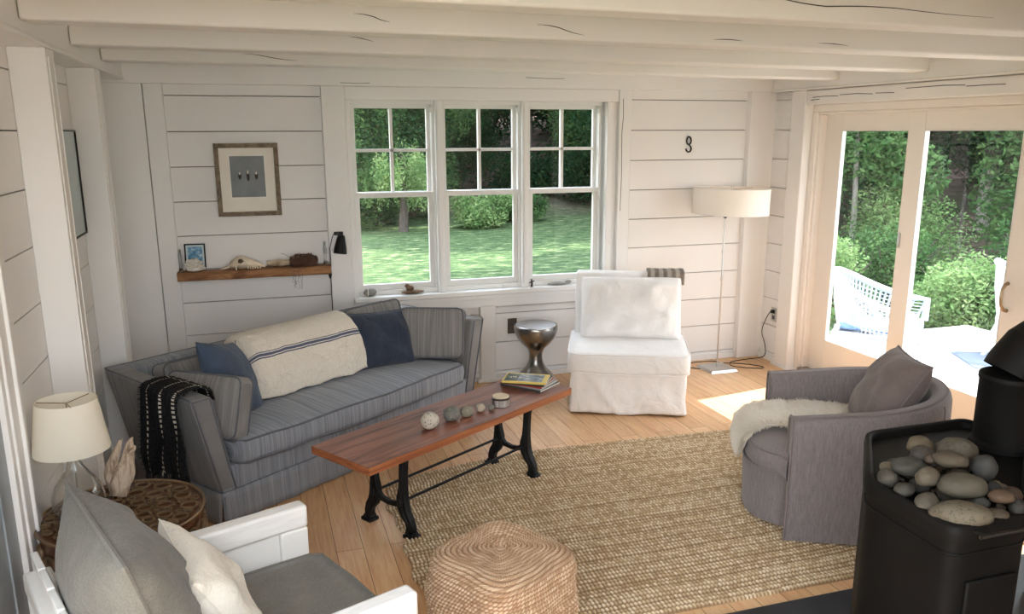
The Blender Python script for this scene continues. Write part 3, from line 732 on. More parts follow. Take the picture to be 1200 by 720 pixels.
# skull lying sideways: snout to the right, eye socket left of centre
sk = MB()
def skfn(d): return 1-.16*max(0, d.x)**2+.1*mnoise.noise(d*2.2)
def skull():
    t = thing('animal_skull', 'bleached animal skull lying on the middle of the shelf', 'skull', (-.115, 5.862, SHZ))
    m = MB()
    def prof(u, v):   # u around, v along length
        L_ = .235; x = -.075+L_*v
        top = [(0, .018), (.08, .05), (.22, .075), (.40, .078), (.55, .058), (.75, .042), (.92, .022), (1, .006)]
        for i in range(len(top)-1):
            if top[i][0] <= v <= top[i+1][0]: f = (v-top[i][0])/(top[i+1][0]-top[i][0]); h = top[i][1]*(1-f)+top[i+1][1]*f; break
        a = 2*PI*u; w = min(.036, h*.55)
        y = w*math.cos(a); z = .014+h*.5+h*.5*math.sin(a)-(.012 if v > .5 else 0)*max(0, v-.5)
        return (x, y, z+mnoise.noise(Vector((x*40, y*40, z*40)))*.003)
    m.grid(prof, 20, 26, cu=True); cr_ = m.build('cranium', M['bone'], t)
    sc = MB().ellip((-.002, -.033, .060), (.019, .008, .017)); sc.build('eye_socket', plain('socket_dark', (.10, .07, .05), .9), cr_)
    br_ = MB().tube([(-.022, -.036, .052), (-.016, -.041, .076), (.004, -.042, .083), (.022, -.040, .070), (.024, -.038, .052), (.005, -.039, .041), (-.014, -.038, .043)], .0055, 7, closed=True); br_.build('socket_rim', M['bone'], cr_)
    z_ = MB().tube([(-.06, -.03, .03), (-.02, -.045, .036), (.03, -.042, .044), (.07, -.03, .03)], .006, 7)
    for i in range(6): x = .045+i*.016; z_.ellip((x, -.022, .012), (.006, .006, .012), 8, 6)
    z_.tube([(-.035, -.03, .03), (-.03, -.035, .0), ], [.008, .004], 7)
    z_.build('cheek_and_teeth', M['bone'], t)
    j = MB().tube([(-.02, .03, .01), (.04, .034, .012), (.10, .03, .018), (.16, .02, .012)], [.012, .012, .009, .005], 8)
    j.build('jaw', M['bone'], t); return t
skull()
o = MB().tube([(-.25, 5.86, SHZ+.006), (-.22, 5.862, SHZ+.012), (-.19, 5.865, SHZ+.022), (-.165, 5.87, SHZ+.028)], [.004, .008, .01, .005], 8).build('jaw_bone', M['bone']); tag(o, 'thin pale bone lying on the shelf at the left of the skull', 'bone')
def rock(name, c, r, mat, seed, label, cat='stone', grp=None, rough=.12, rot=(0, 0, 0), par=None, nu=24, nv=16):
    sv = Vector((seed*1.9, seed*.7, seed*2.3))
    m = MB().ellip((0, 0, 0), r, nu, nv, fn=lambda d: 1+rough*mnoise.noise(d*1.3+sv)+rough*.3*mnoise.noise(d*4+sv))
    o = m.build(name, mat, par, angle=180); place(o, c, rot)
    if label: tag(o, label, cat, grp)
    return o
M['tan_drift'] = wood('pale_driftwood', [s2l(120, 98, 76), s2l(176, 154, 128), s2l(206, 190, 168), s2l(150, 124, 98)], (5, 5, 22), .85, 2.0, .7)
def dfn(u, v):
    a = 2*PI*u; r_ = .024*math.sin(PI*min(1, max(.06, v*.94+.03)))**.4*(1+.35*mnoise.noise(Vector((math.cos(a)*1.5, math.sin(a)*1.5, v*5))))
    return (-.09+.18*v, r_*.9*math.cos(a), .024+r_*.95*math.sin(a))
o = MB().grid(dfn, 16, 24, cu=True).build('driftwood', M['tan_drift']); place(o, (.145, 5.90, SHZ+.002), (0, 0, -.06)); tag(o, 'stubby tan driftwood lump on the shelf between the skull and the nest', 'driftwood')
# nest
t = thing('bird_nest', 'brown twiggy bird nest near the right end of the shelf', 'nest', (.305, 5.875, SHZ))
q = random.Random(9); nb = MB()
for i in range(230):
    a = q.uniform(0, 6.28); zc = q.uniform(.006, .078); k = .062+.02*math.sin(PI*zc/.08)*1.0-(.02 if zc > .06 else 0)
    sp = q.uniform(.5, 1.3); pts = []
    for j in range(6):
        b_ = a+sp*(j/5-.5)*1.6; r_ = k+q.uniform(-.006, .008)
        pts.append((math.cos(b_)*r_*1.12, math.sin(b_)*r_*.66, max(.003, zc+q.uniform(-.01, .01)*(1+j*.2))))
    nb.tube(pts, q.uniform(.0009, .0018), 4)
nb.build('twigs', plain('twig_brown', s2l(92, 66, 54), .9, 0, .4, 30), t)
MB().ellip((0, 0, .035), (.066, .038, .034)).build('nest_core', plain('nest_core', s2l(50, 36, 28), .95, 0, .3, 40, .6, 60), t)
dg = MB()
for i in range(6): 
    x = -.05+q.uniform(-.03, .03); pts = [(x, -.05, .01)]
    for j in range(1, 8): pts.append((x+q.uniform(-.014, .014), -.074-.002*j, .005-.026*j*q.uniform(.5, 1.0) if j > 1 else .006))
    dg.tube(pts, .0009, 4)
dg.tube([(-.09, 0, .06), (-.12, -.01, .085), (-.15, -.02, .10)], .001, 4)
dg.build('dangling_twig', plain('twig_grey', s2l(96, 82, 74), .9), t)
def vial(x, y, h, label):
    t = thing('glass_bottle', label, 'bottle', (x, y, SHZ+.001))
    MB().lathe([(.014, 0), (.016, .004), (.012, .02), (.008, .035), (.010, .06), (.012, h*.7), (.008, h*.78), (.006, h*.84), (.009, h*.86)], 20).build('bottle_body', real_glass('vial_glass', (.86, .9, .9)), t)
    MB().lathe([(.006, h*.86), (.010, h*.89), (.007, h*.93), (.009, h*.96), (.0, h)], 16).build('stopper', M['steel'], t)
vial(-.498, 5.872, .155, 'slim clear glass bottle at the left end of the shelf by the coral')
vial(.455, 5.90, .165, 'slim clear glass bottle standing at the right end of the shelf by the nest')
# black wall lamp on the post
t = thing('wall_lamp', 'black metal spot lamp on the white post between shelf and window', 'lamp', (.558, 5.893, 1.16))
MB().box(-.035, .028, -.02, 0, .038, .062).build('bracket', M['black'], t, bevel=.004)
MB().tube([(-.01, -.02, .05), (-.01, -.05, .045), (0, -.06, .02)], .007, 8).build('swivel_arm', M['black'], t)
shd = MB().lathe([(.018, .045), (.024, .04), (.030, .02), (.043, -.045), (.047, -.085), (.045, -.085), (.040, -.045), (.0, .0)], 28)
o = shd.build('lamp_shade', M['black'], t); place(o, (.004, -.075, .0), (math.radians(-12), math.radians(8), 0))
cd = MB().tube([(-.035, -.01, .05), (-.05, -.02, .02), (-.068, -.012, -.05), (-.066, -.008, -.15), (-.072, -.006, -.25), (-.072, -.006, -.55)], .003, 6); cd.build('cord', M['black'], t)
MB().ellip((-.076, -.012, -.235), (.012, .01, .035)).build('cord_switch', M['black'], t)
# S hook
o = MB().tube([(math.cos(a)*.020, 0, .033+math.sin(a)*.030) for a in [PI*1.5+2*PI*i/14 for i in range(15)]]+[(.016, 0, -.012), (.024, 0, -.032), (.014, 0, -.052), (-.004, 0, -.056), (-.020, 0, -.044), (-.024, 0, -.028)], .0062, 8).build('wall_hook', M['black'])
place(o, (3.34, 5.944, 1.80)); tag(o, 'black iron figure-eight hook on the white boards above the floor lamp', 'hook')
# ================================================================== SOFA
ST = math.radians(36.17); SO = (-.254, 3.996)
sD, sL = s2l(88, 94, 106), s2l(166, 170, 176)
M['sofa_x'] = striped('sofa_stripe_across', 0, sD, sL, 230)
M['sofa_y'] = striped('sofa_stripe_arm', 1, s2l(88, 88, 90), s2l(152, 150, 148), 230)
M['sofa_pipe'] = fabric('sofa_piping', s2l(96, 98, 104), .9, 900, .2)
def sofa():
    t = thing('sofa', 'grey pinstriped sofa with flared arms set diagonally across the corner', 'sofa', (SO[0], SO[1], 0), ST)
    L, D, zt = 1.961, .784, .69
    MB().box(.0, L, .0, D, .16, .29).build('seat_base', M['sofa_x'], t, bevel=.012)
    # skirt: front and two ends, with kick pleats
    sk = MB(); sk.grid(lambda u, v: (-.006+(L+.012)*u, -.012-.010*(1-v)*(.6+.4*math.sin(u*37))-.0025*math.sin(u*95)*(1-v), .008+.165*v), 160, 4)
    sk.build('skirt', M['sofa_x'], t, solid=.012)
    for sx, x in ((-1, -.006), (1, L+.006)):
        s2 = MB().grid(lambda u, v: (x+sx*(.006+.010*(1-v)), -.012+(D+.02)*u, .008+.165*v), 40, 4); s2.build('skirt', M['sofa_y'], t, solid=.012)
    pl = MB()
    for x in (.012, L-.012): pl.box(x-.011, x+.011, -.030, -.006, .008, .16)
    pl.build('kick_pleat', M['sofa_x'], t, bevel=.004)
    # arms: slanted slabs
    def arm(sx):
        X = (lambda a: a) if sx < 0 else (lambda a: L-a)
        v = [(X(0), 0, .165), (X(.092), 0, .165), (X(.092), D, .165), (X(0), D, .165),
             (X(-.122), -.004, zt-.01), (X(-.012), -.004, zt-.01), (X(.02), D+.03, zt), (X(-.084), D+.07, zt)]
        m = MB().hexa(v); a = m.build('arm', M['sofa_y'], t, bevel=.018, bseg=3)
        sg_ = 1 if sx < 0 else -1; e = [Vector(v[0])+Vector((sg_*.008, 0, .0)), Vector(v[4])+Vector((sg_*.010, 0, -.007)), Vector(v[5])+Vector((-sg_*.007, 0, -.007)), Vector(v[1])+Vector((-sg_*.007, 0, 0))]
        off = Vector((0, -.001, 0))
        MB().tube([p+off for p in (e[0], e[0].lerp(e[1], .5), e[1], e[2], e[2].lerp(e[3], .5), e[3])], .005, 6).build('piping', M['sofa_pipe'], a)
        MB().tube([Vector(v[4])+Vector((sg_*.008, .006, -.004)), Vector(v[7])+Vector((sg_*.008, -.01, -.004))], .005, 6).build('piping', M['sofa_pipe'], a)
    arm(-1); arm(1)
    v = [(.02, D-.11, .165), (L-.02, D-.11, .165), (L-.02, D, .165), (.02, D, .165), (-.05, D-.03, zt), (L+.05, D-.03, zt), (L+.084, D+.077, zt), (-.084, D+.077, zt)]
    b = MB().hexa(v).build('back', M['sofa_x'], t, bevel=.018, bseg=3)
    MB().tube([Vector(v[7])+Vector((.01, -.006, -.004)), Vector(v[6])+Vector((-.01, -.006, -.004))], .005, 6).build('piping', M['sofa_pipe'], b)
    c, sm = box_cushion(1.755, .66, .115, .05, .028, .03, seed=4, wr=.004)
    cx, cy, cz = L/2, .305, .352
    c.v = [(a+cx, b_+cy, z+cz) for a, b_, z in c.v]; so = c.build('seat_cushion', M['sofa_x'], t, angle=180)
    for s_ in sm: MB().tube([(a+cx, b_+cy, z+cz) for a, b_, z in s_], .006, 6, closed=True).build('piping', M['sofa_pipe'], so)
    return t
sofa()
SM = Matrix.Translation((SO[0], SO[1], 0)) @ Matrix.Rotation(ST, 4, 'Z')
def sofa_place(o, a, b, z, M3):
    """put a cushion (local X width, Y height, Z thickness) at sofa-local a,b,z; M3 = local rotation"""
    o.matrix_world = SM @ Matrix.Translation((a, b, z)) @ M3
    return o
def RX(a): return Matrix.Rotation(math.radians(a), 4, 'X')
def RY(a): return Matrix.Rotation(math.radians(a), 4, 'Y')
def RZ(a): return Matrix.Rotation(math.radians(a), 4, 'Z')
def pillow(name, w, d, h, mat, label, cat='pillow', p=3., q=.5, pinch=.05, wr=.005, seed=0, pipe=None, pr=.005, two=False, grp=None, sag=0, corner=0, n=26):
    c, pos = cushion(w, d, h, p, q, pinch, wr, seed, n, sag, corner); o = c.build(name, mat, angle=180)
    tag(o, label, cat, grp)
    if pipe: MB().tube(piping_loop(pos), pr, 6, closed=True).build('piping', pipe, o)
    return o
def boxed(name, w, d, h, mat, label, seed, pipe, cat='cushion', r=.04, crown=.03, wr=.005):
    c, sm = box_cushion(w, d, h, r, crown, 0, seed=seed, wr=wr); o = c.build(name, mat, angle=180); tag(o, label, cat)
    for s_ in sm: MB().tube(s_, .005, 6, closed=True).build('piping', pipe, o)
    return o
M['sofa_cush'] = striped('cushion_stripe', 0, s2l(88, 88, 90), s2l(160, 157, 154), 210)
ZS = .435
# back cushions leaning on the sofa back: rotate so local Y is up
o = boxed('back_cushion', .50, .27, .12, M['sofa_cush'], 'striped grey back cushion at the left end of the sofa, low behind the blue pillow', 21, M['sofa_pipe']); sofa_place(o, .34, .60, ZS+.135, RX(76))
o = boxed('back_cushion', .50, .33, .12, M['sofa_cush'], 'striped grey back cushion at the right end of the sofa behind the navy pillow', 22, M['sofa_pipe']); sofa_place(o, 1.61, .60, ZS+.17, RX(76))
# end cushions leaning on the arms
o = boxed('end_cushion', .44, .31, .10, M['sofa_cush'], 'striped grey end cushion leaning on the left sofa arm beside the black throw', 23, M['sofa_pipe']); sofa_place(o, .112, .225, ZS+.122, RZ(-72) @ RX(72))
o = boxed('end_cushion', .42, .33, .11, M['sofa_cush'], 'striped grey end cushion leaning on the right sofa arm', 24, M['sofa_pipe']); sofa_place(o, 1.825, .23, ZS+.155, RZ(-57) @ RX(76))
M['denim'] = fabric('washed_blue_linen', s2l(66, 80, 100), .95, 500, .12, .5, 14)
M['navy'] = fabric('navy_linen', s2l(50, 57, 72), .95, 500, .14, .6, 12)
o = pillow('throw_pillow', .43, .43, .17, M['denim'], 'square washed blue pillow standing on its edge at the left end of the sofa', seed=31, pinch=.07, pipe=M['denim'], pr=.003, wr=.008); sofa_place(o, .345, .36, ZS+.175, RZ(36) @ RX(66) @ RZ(-16))
o = pillow('throw_pillow', .50, .38, .17, M['navy'], 'dark navy pillow slumped beside the linen cloth at the right end of the sofa', seed=32, pinch=.06, pipe=M['navy'], pr=.004, wr=.012); sofa_place(o, 1.48, .39, ZS+.155, RZ(-10) @ RX(68) @ RZ(-4))
# middle back cushion with a striped linen cloth over it
o = boxed('back_cushion', .84, .33, .15, M['sofa_cush'], 'long middle back cushion of the sofa covered by the cream linen cloth', 25, M['sofa_pipe']); sofa_place(o, .93, .56, ZS+.155, RX(70))
def linen_mat():
    m, nt, b = new_mat('cream_linen_blue_stripes')
    tc = nt.nodes.new('ShaderNodeTexCoord'); sp = nt.nodes.new('ShaderNodeSeparateXYZ'); nt.links.new(tc.outputs['UV'], sp.inputs[0])
    r = nt.nodes.new('ShaderNodeValToRGB'); r.color_ramp.interpolation = 'CONSTANT'
    cs = [(0, 0), (.375, 1), (.383, 0), (.392, 1), (.416, 0), (.425, 1), (.433, 0)]
    el = r.color_ramp.elements
    while len(el) < len(cs): el.new(.5)
    for e, (p_, k) in zip(el, cs): e.position = p_; e.color = (k, k, k, 1)
    nt.links.new(sp.outputs[1], r.inputs[0])
    f = noise_n(nt, coords(nt), 260, 2)
    lin = ramp(nt, f, [(.3, s2l(216, 208, 194)), (.7, s2l(238, 232, 220))])
    nt.links.new(mixc(nt, r.outputs[0], lin, s2l(92, 101, 122)), b.inputs['Base Color'])
    b.inputs['Roughness'].default_value = .95; b.inputs['Specular IOR Level'].default_value = .15
    bump(nt, b, noise_n(nt, coords(nt), 11, 5, .65, 1.4), .9, .03); return m
M['linen'] = linen_mat()
def cloth():
    m = MB(); 
    prof = [(.325, .012), (.330, .07), (.34, .14), (.362, .21), (.40, .275), (.45, .325), (.51, .352), (.57, .358), (.63, .34), (.69, .30)]
    def fn(u, v):
        k = v*(len(prof)-1); i = min(len(prof)-2, int(k)); f = k-i
        y = prof[i][0]*(1-f)+prof[i+1][0]*f; z = prof[i][1]*(1-f)+prof[i+1][1]*f
        x = .455+.94*u
        e = max(0, 1-min(u, 1-u)/.13); e = e*e
        yc, zc = .56, .02
        y = y+(yc-y)*e*.30; z = z+(zc-z)*e*(.22 if u < .5 else .33)
        x += (.03*e if u < .5 else -.05*e)*(1+v)
        w = mnoise.noise(Vector((x*9, v*3, 1)))*.010+mnoise.noise(Vector((x*21, v*5, 4)))*.005
        w *= 1.3-v*.5
        return (x, y-.008-abs(w)*.3+w*.6, z+.004+w*.4+(.006*math.sin(u*23) if v < .1 else 0))
    m.grid(fn, 90, 44, uv=True)
    o = m.build('linen_cloth', M['linen'], solid=.004, angle=180); o.matrix_world = SM @ Matrix.Translation((0, 0, ZS)); return tag(o, 'cream linen cloth with blue stripes draped over the middle back cushion of the sofa', 'cloth')
cloth()
# black woven throw over the left arm
def throw_mat():
    m, nt, b = new_mat('black_throw_white_dashes')
    tc = nt.nodes.new('ShaderNodeTexCoord'); sp = nt.nodes.new('ShaderNodeSeparateXYZ'); nt.links.new(tc.outputs['UV'], sp.inputs[0])
    def mt(op, a, b_=None):
        n = nt.nodes.new('ShaderNodeMath'); n.operation = op
        for s_, v in zip(n.inputs, (a, b_)):
            if v is None: continue
            if isinstance(v, (int, float)): s_.default_value = v
            else: nt.links.new(v, s_)
        return n.outputs[0]
    u, v = sp.outputs[0], sp.outputs[1]
    def line(c, w, axis): return mt('LESS_THAN', mt('ABSOLUTE', mt('SUBTRACT', axis, c)), w)
    dash_v = mt('GREATER_THAN', mt('SINE', mt('MULTIPLY', v, 230)), -.1); dash_u = mt('GREATER_THAN', mt('SINE', mt('MULTIPLY', u, 110)), -.3)
    lu = mt('MAXIMUM', mt('MAXIMUM', line(.14, .022, u), line(.48, .022, u)), line(.84, .020, u))
    lv = mt('MAXIMUM', line(.74, .006, v), line(.82, .006, v))
    f = mt('MAXIMUM', mt('MULTIPLY', lu, dash_v), mt('MULTIPLY', lv, dash_u))
    base = ramp(nt, noise_n(nt, coords(nt), 150, 3), [(.3, (.004, .004, .005)), (.7, (.03, .03, .032))])
    nt.links.new(mixc(nt, f, base, s2l(205, 198, 184)), b.inputs['Base Color'])
    b.inputs['Roughness'].default_value = 1; b.inputs['Specular IOR Level'].default_value = .1
    bump(nt, b, noise_n(nt, coords(nt), 120, 4), .9, .01); return m
M['throw'] = throw_mat()
def throw():
    t = thing('throw_blanket', 'black throw with white dashed lines hanging over the left sofa arm', 'blanket', (SO[0], SO[1], 0), ST)
    # arm outer face line: x from -.122 (z .68) to 0 (z .165); inner from -.012 (z.68) to .092
    pr = [(-.142, .27), (-.150, .36), (-.150, .45), (-.152, .55), (-.153, .63), (-.150, .690), (-.132, .715), (-.09, .722), (-.04, .722), (.0, .715), (.022, .69), (.035, .64)]
    def fn(u, v):
        k = v*(len(pr)-1); i = min(len(pr)-2, int(k)); f = k-i
        x = pr[i][0]*(1-f)+pr[i+1][0]*f; z = pr[i][1]*(1-f)+pr[i+1][1]*f
        sp_ = 1-.25*min(1, max(0, (v-.1)))  # gathers over the top
        y = .0+.36*(.5+(u-.5)*sp_)+.02*(1-v)
        g = (math.sin(u*17+math.sin(v*3))*.013+mnoise.noise(Vector((u*7, v*4, 2)))*.016)*(1.15-v*1.0 if v < .9 else .2)
        side = 1 if v < .5 else 0
        x -= (abs(g)+.004)*1.2 if v < .55 else 0; z += abs(g)*.5 if v >= .4 else (-.03*math.sin(u*9)*(1-v/.4)**2)
        return (x, y, z)
    m = MB(); m.grid(fn, 60, 60, uv=True); m.build('woven_cloth', M['throw'], t, solid=.006, angle=180)
    fr = MB(); q = random.Random(4)
    for i in range(60):
        u = (i+.5)/60; x, y, z = fn(u, 0); a = q.uniform(-.012, .012)
        fr.tube([(x, y, z+.01), (x-.004+a*.5, y+a, z-.04), (x+.006+a, y+a*1.5, z-.085-q.uniform(0, .03))], .0028, 4)
    for i in range(46):
        v = (i+.5)/46*.96
        for e in (0, 1):
            x, y, z = fn(e, v); sg = -1 if e == 0 else 1
            fr.tube([(x, y, z), (x-.008, y+sg*q.uniform(.006, .014), z+q.uniform(-.01, .004))], .002, 4)
    fr.build('fringe', plain('black_fringe', (.02, .02, .021), 1, 0, .5, 60), t)
    for k, (u) in enumerate((.12, .52, .9)):
        x, y, z = fn(u, 0); tw = MB()
        tw.tube([(x-.006+.004*math.sin(j*1.3), y+.004*math.cos(j*1.3), z+.02-j*.009) for j in range(14)], .0042, 5); tw.build('white_tassel', plain('white_yarn', s2l(190, 182, 168), 1, 0, .3, 80), t)
    return t
throw()

# ================================================================== COFFEE TABLE
TT = .565; TC = (.92, 3.961); TZ = .468
M['walnut'] = wood('oiled_plank', [s2l(72, 40, 34), s2l(112, 66, 54), s2l(138, 86, 70), s2l(160, 106, 84), s2l(104, 60, 50)], (1.3, 13, 6), .33, 1.6, .08, .25)
M['edge'] = wood('plank_edge', [s2l(112, 60, 38), s2l(160, 94, 58), s2l(184, 120, 76)], (1.5, 4, 26), .4, 1.6, .12, .15)
M['iron'] = plain('cast_iron', (.018, .018, .019), .55, .7, .4, 14, .5, 70)
def ribbon(path, widths, x0, x1, M_=None):
    """variable-width bar along a path in the YZ plane, extruded in X"""
    n = len(path); Lf, Rt = [], []
    for i, (a, b) in enumerate(path):
        p0 = path[max(0, i-1)]; p1 = path[min(n-1, i+1)]; d = Vector((p1[0]-p0[0], p1[1]-p0[1])).normalized()
        w = widths[i]/2; Lf.append((a-d.y*w, b+d.x*w)); Rt.append((a+d.y*w, b-d.x*w))
    m = MB(); v = []; f = []
    for i in range(n):
        for (a, b) in (Lf[i], Rt[i]):
            v.append((x0, a, b)); v.append((x1, a, b))
    for i in range(n-1):
        q, r_ = i*4, i*4+4
        f += [(q, q+1, r_+1, r_), (q+2, r_+2, r_+3, q+3), (q, r_, r_+2, q+2), (q+1, q+3, r_+3, r_+1)]
    f += [(0, 2, 3, 1), ((n-1)*4, (n-1)*4+1, (n-1)*4+3, (n-1)*4+2)]
    return m.add(v, f, M_)
def coffee_table():
    t = thing('coffee_table', 'long narrow reddish plank coffee table on black cast iron trestle legs', 'table', (TC[0], TC[1], 0), TT)
    L, W = 1.50, .415
    # live plank edge
    def outl(u):
        s_ = u*4; k = int(s_) % 4; f = s_-int(s_)
        if k == 0: p = (-L/2+L*f, -W/2+mnoise.noise(Vector((f*5, 0, 0)))*.004)
        elif k == 1: p = (L/2+mnoise.noise(Vector((f*3, 7, 0)))*.004, -W/2+W*f)
        elif k == 2: p = (L/2-L*f, W/2+mnoise.noise(Vector((f*5, 3, 0)))*.006)
        else: p = (-L/2, W/2-W*f)
        return p
    N = 160; poly = [outl(i/N) for i in range(N)]
    top = MB().prism(poly, TZ-.002, TZ, 'z').build('tabletop', M['walnut'], t, flat=True)
    MB().prism([(a*.9995, b*.999) for a, b in poly], TZ-.038, TZ-.0022, 'z').build('plank_edge', M['edge'], top, flat=True)
    for sx in (-1, 1):
        X = .465*sx; x0, x1 = X-.017, X+.017
        e = MB().box(x0-.006, x1+.006, -.17, .17, TZ-.052, TZ-.038); e.build('top_bar', M['iron'], t, bevel=.003)
        for sy in (-1, 1):
            pt = [(.150*sy, .028), (.152*sy, .055), (.142*sy, .085), (.118*sy, .115), (.102*sy, .15), (.098*sy, .19), (.104*sy, .24), (.108*sy, .30), (.112*sy, .37), (.120*sy, TZ-.045)]
            lg = ribbon(pt, [.050, .046, .048, .058, .066, .062, .042, .036, .036, .046], x0, x1).build('leg', M['iron'], t, bevel=.005)
            ribbon([(.123*sy, TZ-.05), (.112*sy, .30), (.108*sy, .235), (.103*sy, .19), (.108*sy, .145), (.122*sy, .11), (.145*sy, .08)], [.012]*7, x0-.005, x1+.005).build('rib', M['iron'], lg, bevel=.003)
            MB().box(x0-.014, x1+.014, min(.118*sy, .19*sy), max(.118*sy, .19*sy), .0, .020).box(x0-.006, x1+.006, min(.125*sy, .18*sy), max(.125*sy, .18*sy), .020, .034).build('foot', M['iron'], lg, bevel=.006)
        sp = ribbon([(-.10, .20), (-.082, .172), (-.055, .150), (0, .142), (.055, .150), (.082, .172), (.10, .20)], [.05, .034, .026, .022, .026, .034, .05], x0+.005, x1-.005)
        sp.build('cross_brace', M['iron'], t, bevel=.003)
        bl = MB()
        for sy in (-1, 1): bl.ellip((X+.02*sx, .098*sy, .175), (.012, .018, .018))
        bl.build('rod_nut', M['iron'], t)
    for sy in (-1, 1): MB().tube([(-.465, .098*sy, .175), (.465, .098*sy, .175)], .0075, 10).build('tie_rod', M['iron'], t)
    return t
coffee_table()
TM = Matrix.Translation((TC[0], TC[1], 0)) @ Matrix.Rotation(TT, 4, 'Z')
def speck(name, c, c2, sc=60, th=.62, var=.1):
    m, nt, b = new_mat(name); v = coords(nt)
    a = ramp(nt, noise_n(nt, v, 7, 4), [(.3, tuple(x*(1-var) for x in c)), (.7, tuple(min(1, x*(1+var)) for x in c))])
    f = ramp(nt, noise_n(nt, v, sc, 2), [(th-.04, (0, 0, 0)), (th+.04, (1, 1, 1))])
    nt.links.new(mixc(nt, f, a, c2), b.inputs['Base Color']); b.inputs['Roughness'].default_value = .75
    bump(nt, b, noise_n(nt, v, sc*.8, 4), .25, .004); return m
# things on the coffee table
def tplace(o, a, b, z, rz=0):
    p = TM @ Vector((a, b, z)); o.location = p; o.rotation_euler = (0, 0, TT+rz); return o
SG = None
for (a, b, r_, mt_, lb, sd) in [
    (-.235, -.060, (.047, .046, .045), speck('granite_white', s2l(186, 178, 164), s2l(96, 90, 82), 90), 'speckled white round stone, first and largest in the row on the coffee table', 1),
    (-.085, -.062, (.045, .042, .040), speck('granite_dark', s2l(104, 104, 98), s2l(130, 130, 122), 80), 'dark grey stone second in the row on the coffee table', 2),
    (.012, -.078, (.039, .034, .030), speck('stone_olive', s2l(128, 122, 106), s2l(150, 144, 128), 70), 'olive grey stone third in the row on the coffee table', 3),
    (.112, -.082, (.026, .025, .024), speck('stone_pale', s2l(168, 156, 138), s2l(120, 110, 98), 70), 'small pale tan stone fourth in the row on the coffee table', 4),
    (.165, -.110, (.017, .017, .017), speck('stone_small_grey', s2l(112, 112, 104), s2l(140, 138, 130), 70), 'smallest grey pebble beside the lidded tin on the coffee table', 5)]:
    o = rock('stone', (0, 0, 0), r_, mt_, sd, lb, rough=.06); tplace(o, a, b, TZ+r_[2]*.97)
t = thing('candle_tin', 'small ribbed silver tin with a cream lid on the coffee table', 'candle'); tplace(t, .256, -.098, TZ+.001)
m = MB(); N = 96
m.grid(lambda u, v: (math.cos(2*PI*u)*(.047+.0014*math.sin(u*2*PI*26)), math.sin(2*PI*u)*(.047+.0014*math.sin(u*2*PI*26)), .002+.046*v), N*2, 2, cu=True)
m.lathe([(.0, 0.001), (.047, 0.001)], 48).build('tin_body', M['steel'], t)
MB().lathe([(.049, .040), (.0495, .048), (.046, .050)], 48).build('rim', plain('dark_tin_rim', (.10, .08, .07), .4, .8), t)
MB().lathe([(.0, .049), (.044, .049), (.0455, .052), (.044, .057), (.0, .058)], 40).build('lid', plain('cream_lid', s2l(222, 204, 176), .7, 0, .05), t)
# magazines
def cover_mat(name, kind):
    m, nt, b = new_mat(name); tc = nt.nodes.new('ShaderNodeTexCoord')
    c = ramp(nt, noise_n(nt, coords(nt, (8, 20, 1)), 2.2, 4, .6, .5), kind); nt.links.new(c, b.inputs['Base Color']); b.inputs['Roughness'].default_value = .22; return m
M['paper'] = plain('paper_edges', s2l(214, 210, 200), .8, 0, .08, 60, cscale=(1, 1, 30))
MAGS = [(.275, .21, .010, 0, s2l(70, 74, 76), 'magazine with a pale cover at the bottom of the stack on the coffee table', .0),
        (.27, .205, .009, .05, s2l(150, 154, 152), 'light grey magazine second from the bottom of the stack on the coffee table', .012),
        (.26, .20, .008, .17, s2l(168, 60, 52), 'magazine with a red patch on its cover, third from the bottom of the stack', .006),
        (.255, .19, .009, .30, s2l(60, 58, 54), 'dark covered magazine directly beneath the yellow bordered one', -.004)]
z = TZ+.001; MA = -1.47
def mag(w_, d_, h_, rz, col, lb, off, z, top=False):
    t = thing('magazine', lb, 'magazine', (0, 0, 0), 0, None); tplace(t, .655-.10*max(0, rz)-(.0 if not top else 0), .022+off*.5, z, MA+rz)
    MB().box(-w_/2+.001, w_/2-.001, -d_/2+.001, d_/2-.002, .0012, h_-.0012).build('pages', M['paper'], t, flat=True)
    c = MB(); c.box(-w_/2, w_/2, -d_/2, d_/2, 0, .001); c.box(-w_/2, w_/2, -d_/2, d_/2, h_-.001, h_); c.box(-w_/2, w_/2, -d_/2, -d_/2+.0012, 0, h_)
    c.build('cover', col, t, flat=True); return t, h_
for (w_, d_, h_, rz, col, lb, off) in MAGS:
    t, hh = mag(w_, d_, h_, rz, plain('magazine_cover', col, .3, 0, .15, 20), lb, off, z); z += hh+.0006
t, hh = mag(.254, .172, .010, .40, plain('yellow_cover', s2l(230, 204, 112), .3, 0, .05), 'yellow bordered magazine with a grey picture on top of the stack on the coffee table', -.008, z)
MB().box(-.119, -.045, -.070, .070, .0098, .0106).build('cover_panel', cover_mat('dark_green_panel', [(.3, s2l(48, 62, 58)), (.7, s2l(84, 96, 88))]), t, flat=True)
MB().box(-.045, .100, -.070, .070, .0098, .0106).build('cover_picture', cover_mat('grey_picture', [(.3, s2l(70, 76, 84)), (.5, s2l(140, 150, 162)), (.65, s2l(206, 208, 204)), (.75, s2l(120, 110, 100))]), t, flat=True)
q = random.Random(2); gl = MB()
for k in range(4): 
    for j in range(5): gl.box(-.105+k*.013, -.097+k*.013, -.01-j*.0+(.005*j), -.007+(.005*j)+q.uniform(0, .001), .0106, .0108) if q.random() < .7 else None
gl.build('cover_marks', plain('pale_ink', s2l(210, 206, 190), .5), t, flat=True)

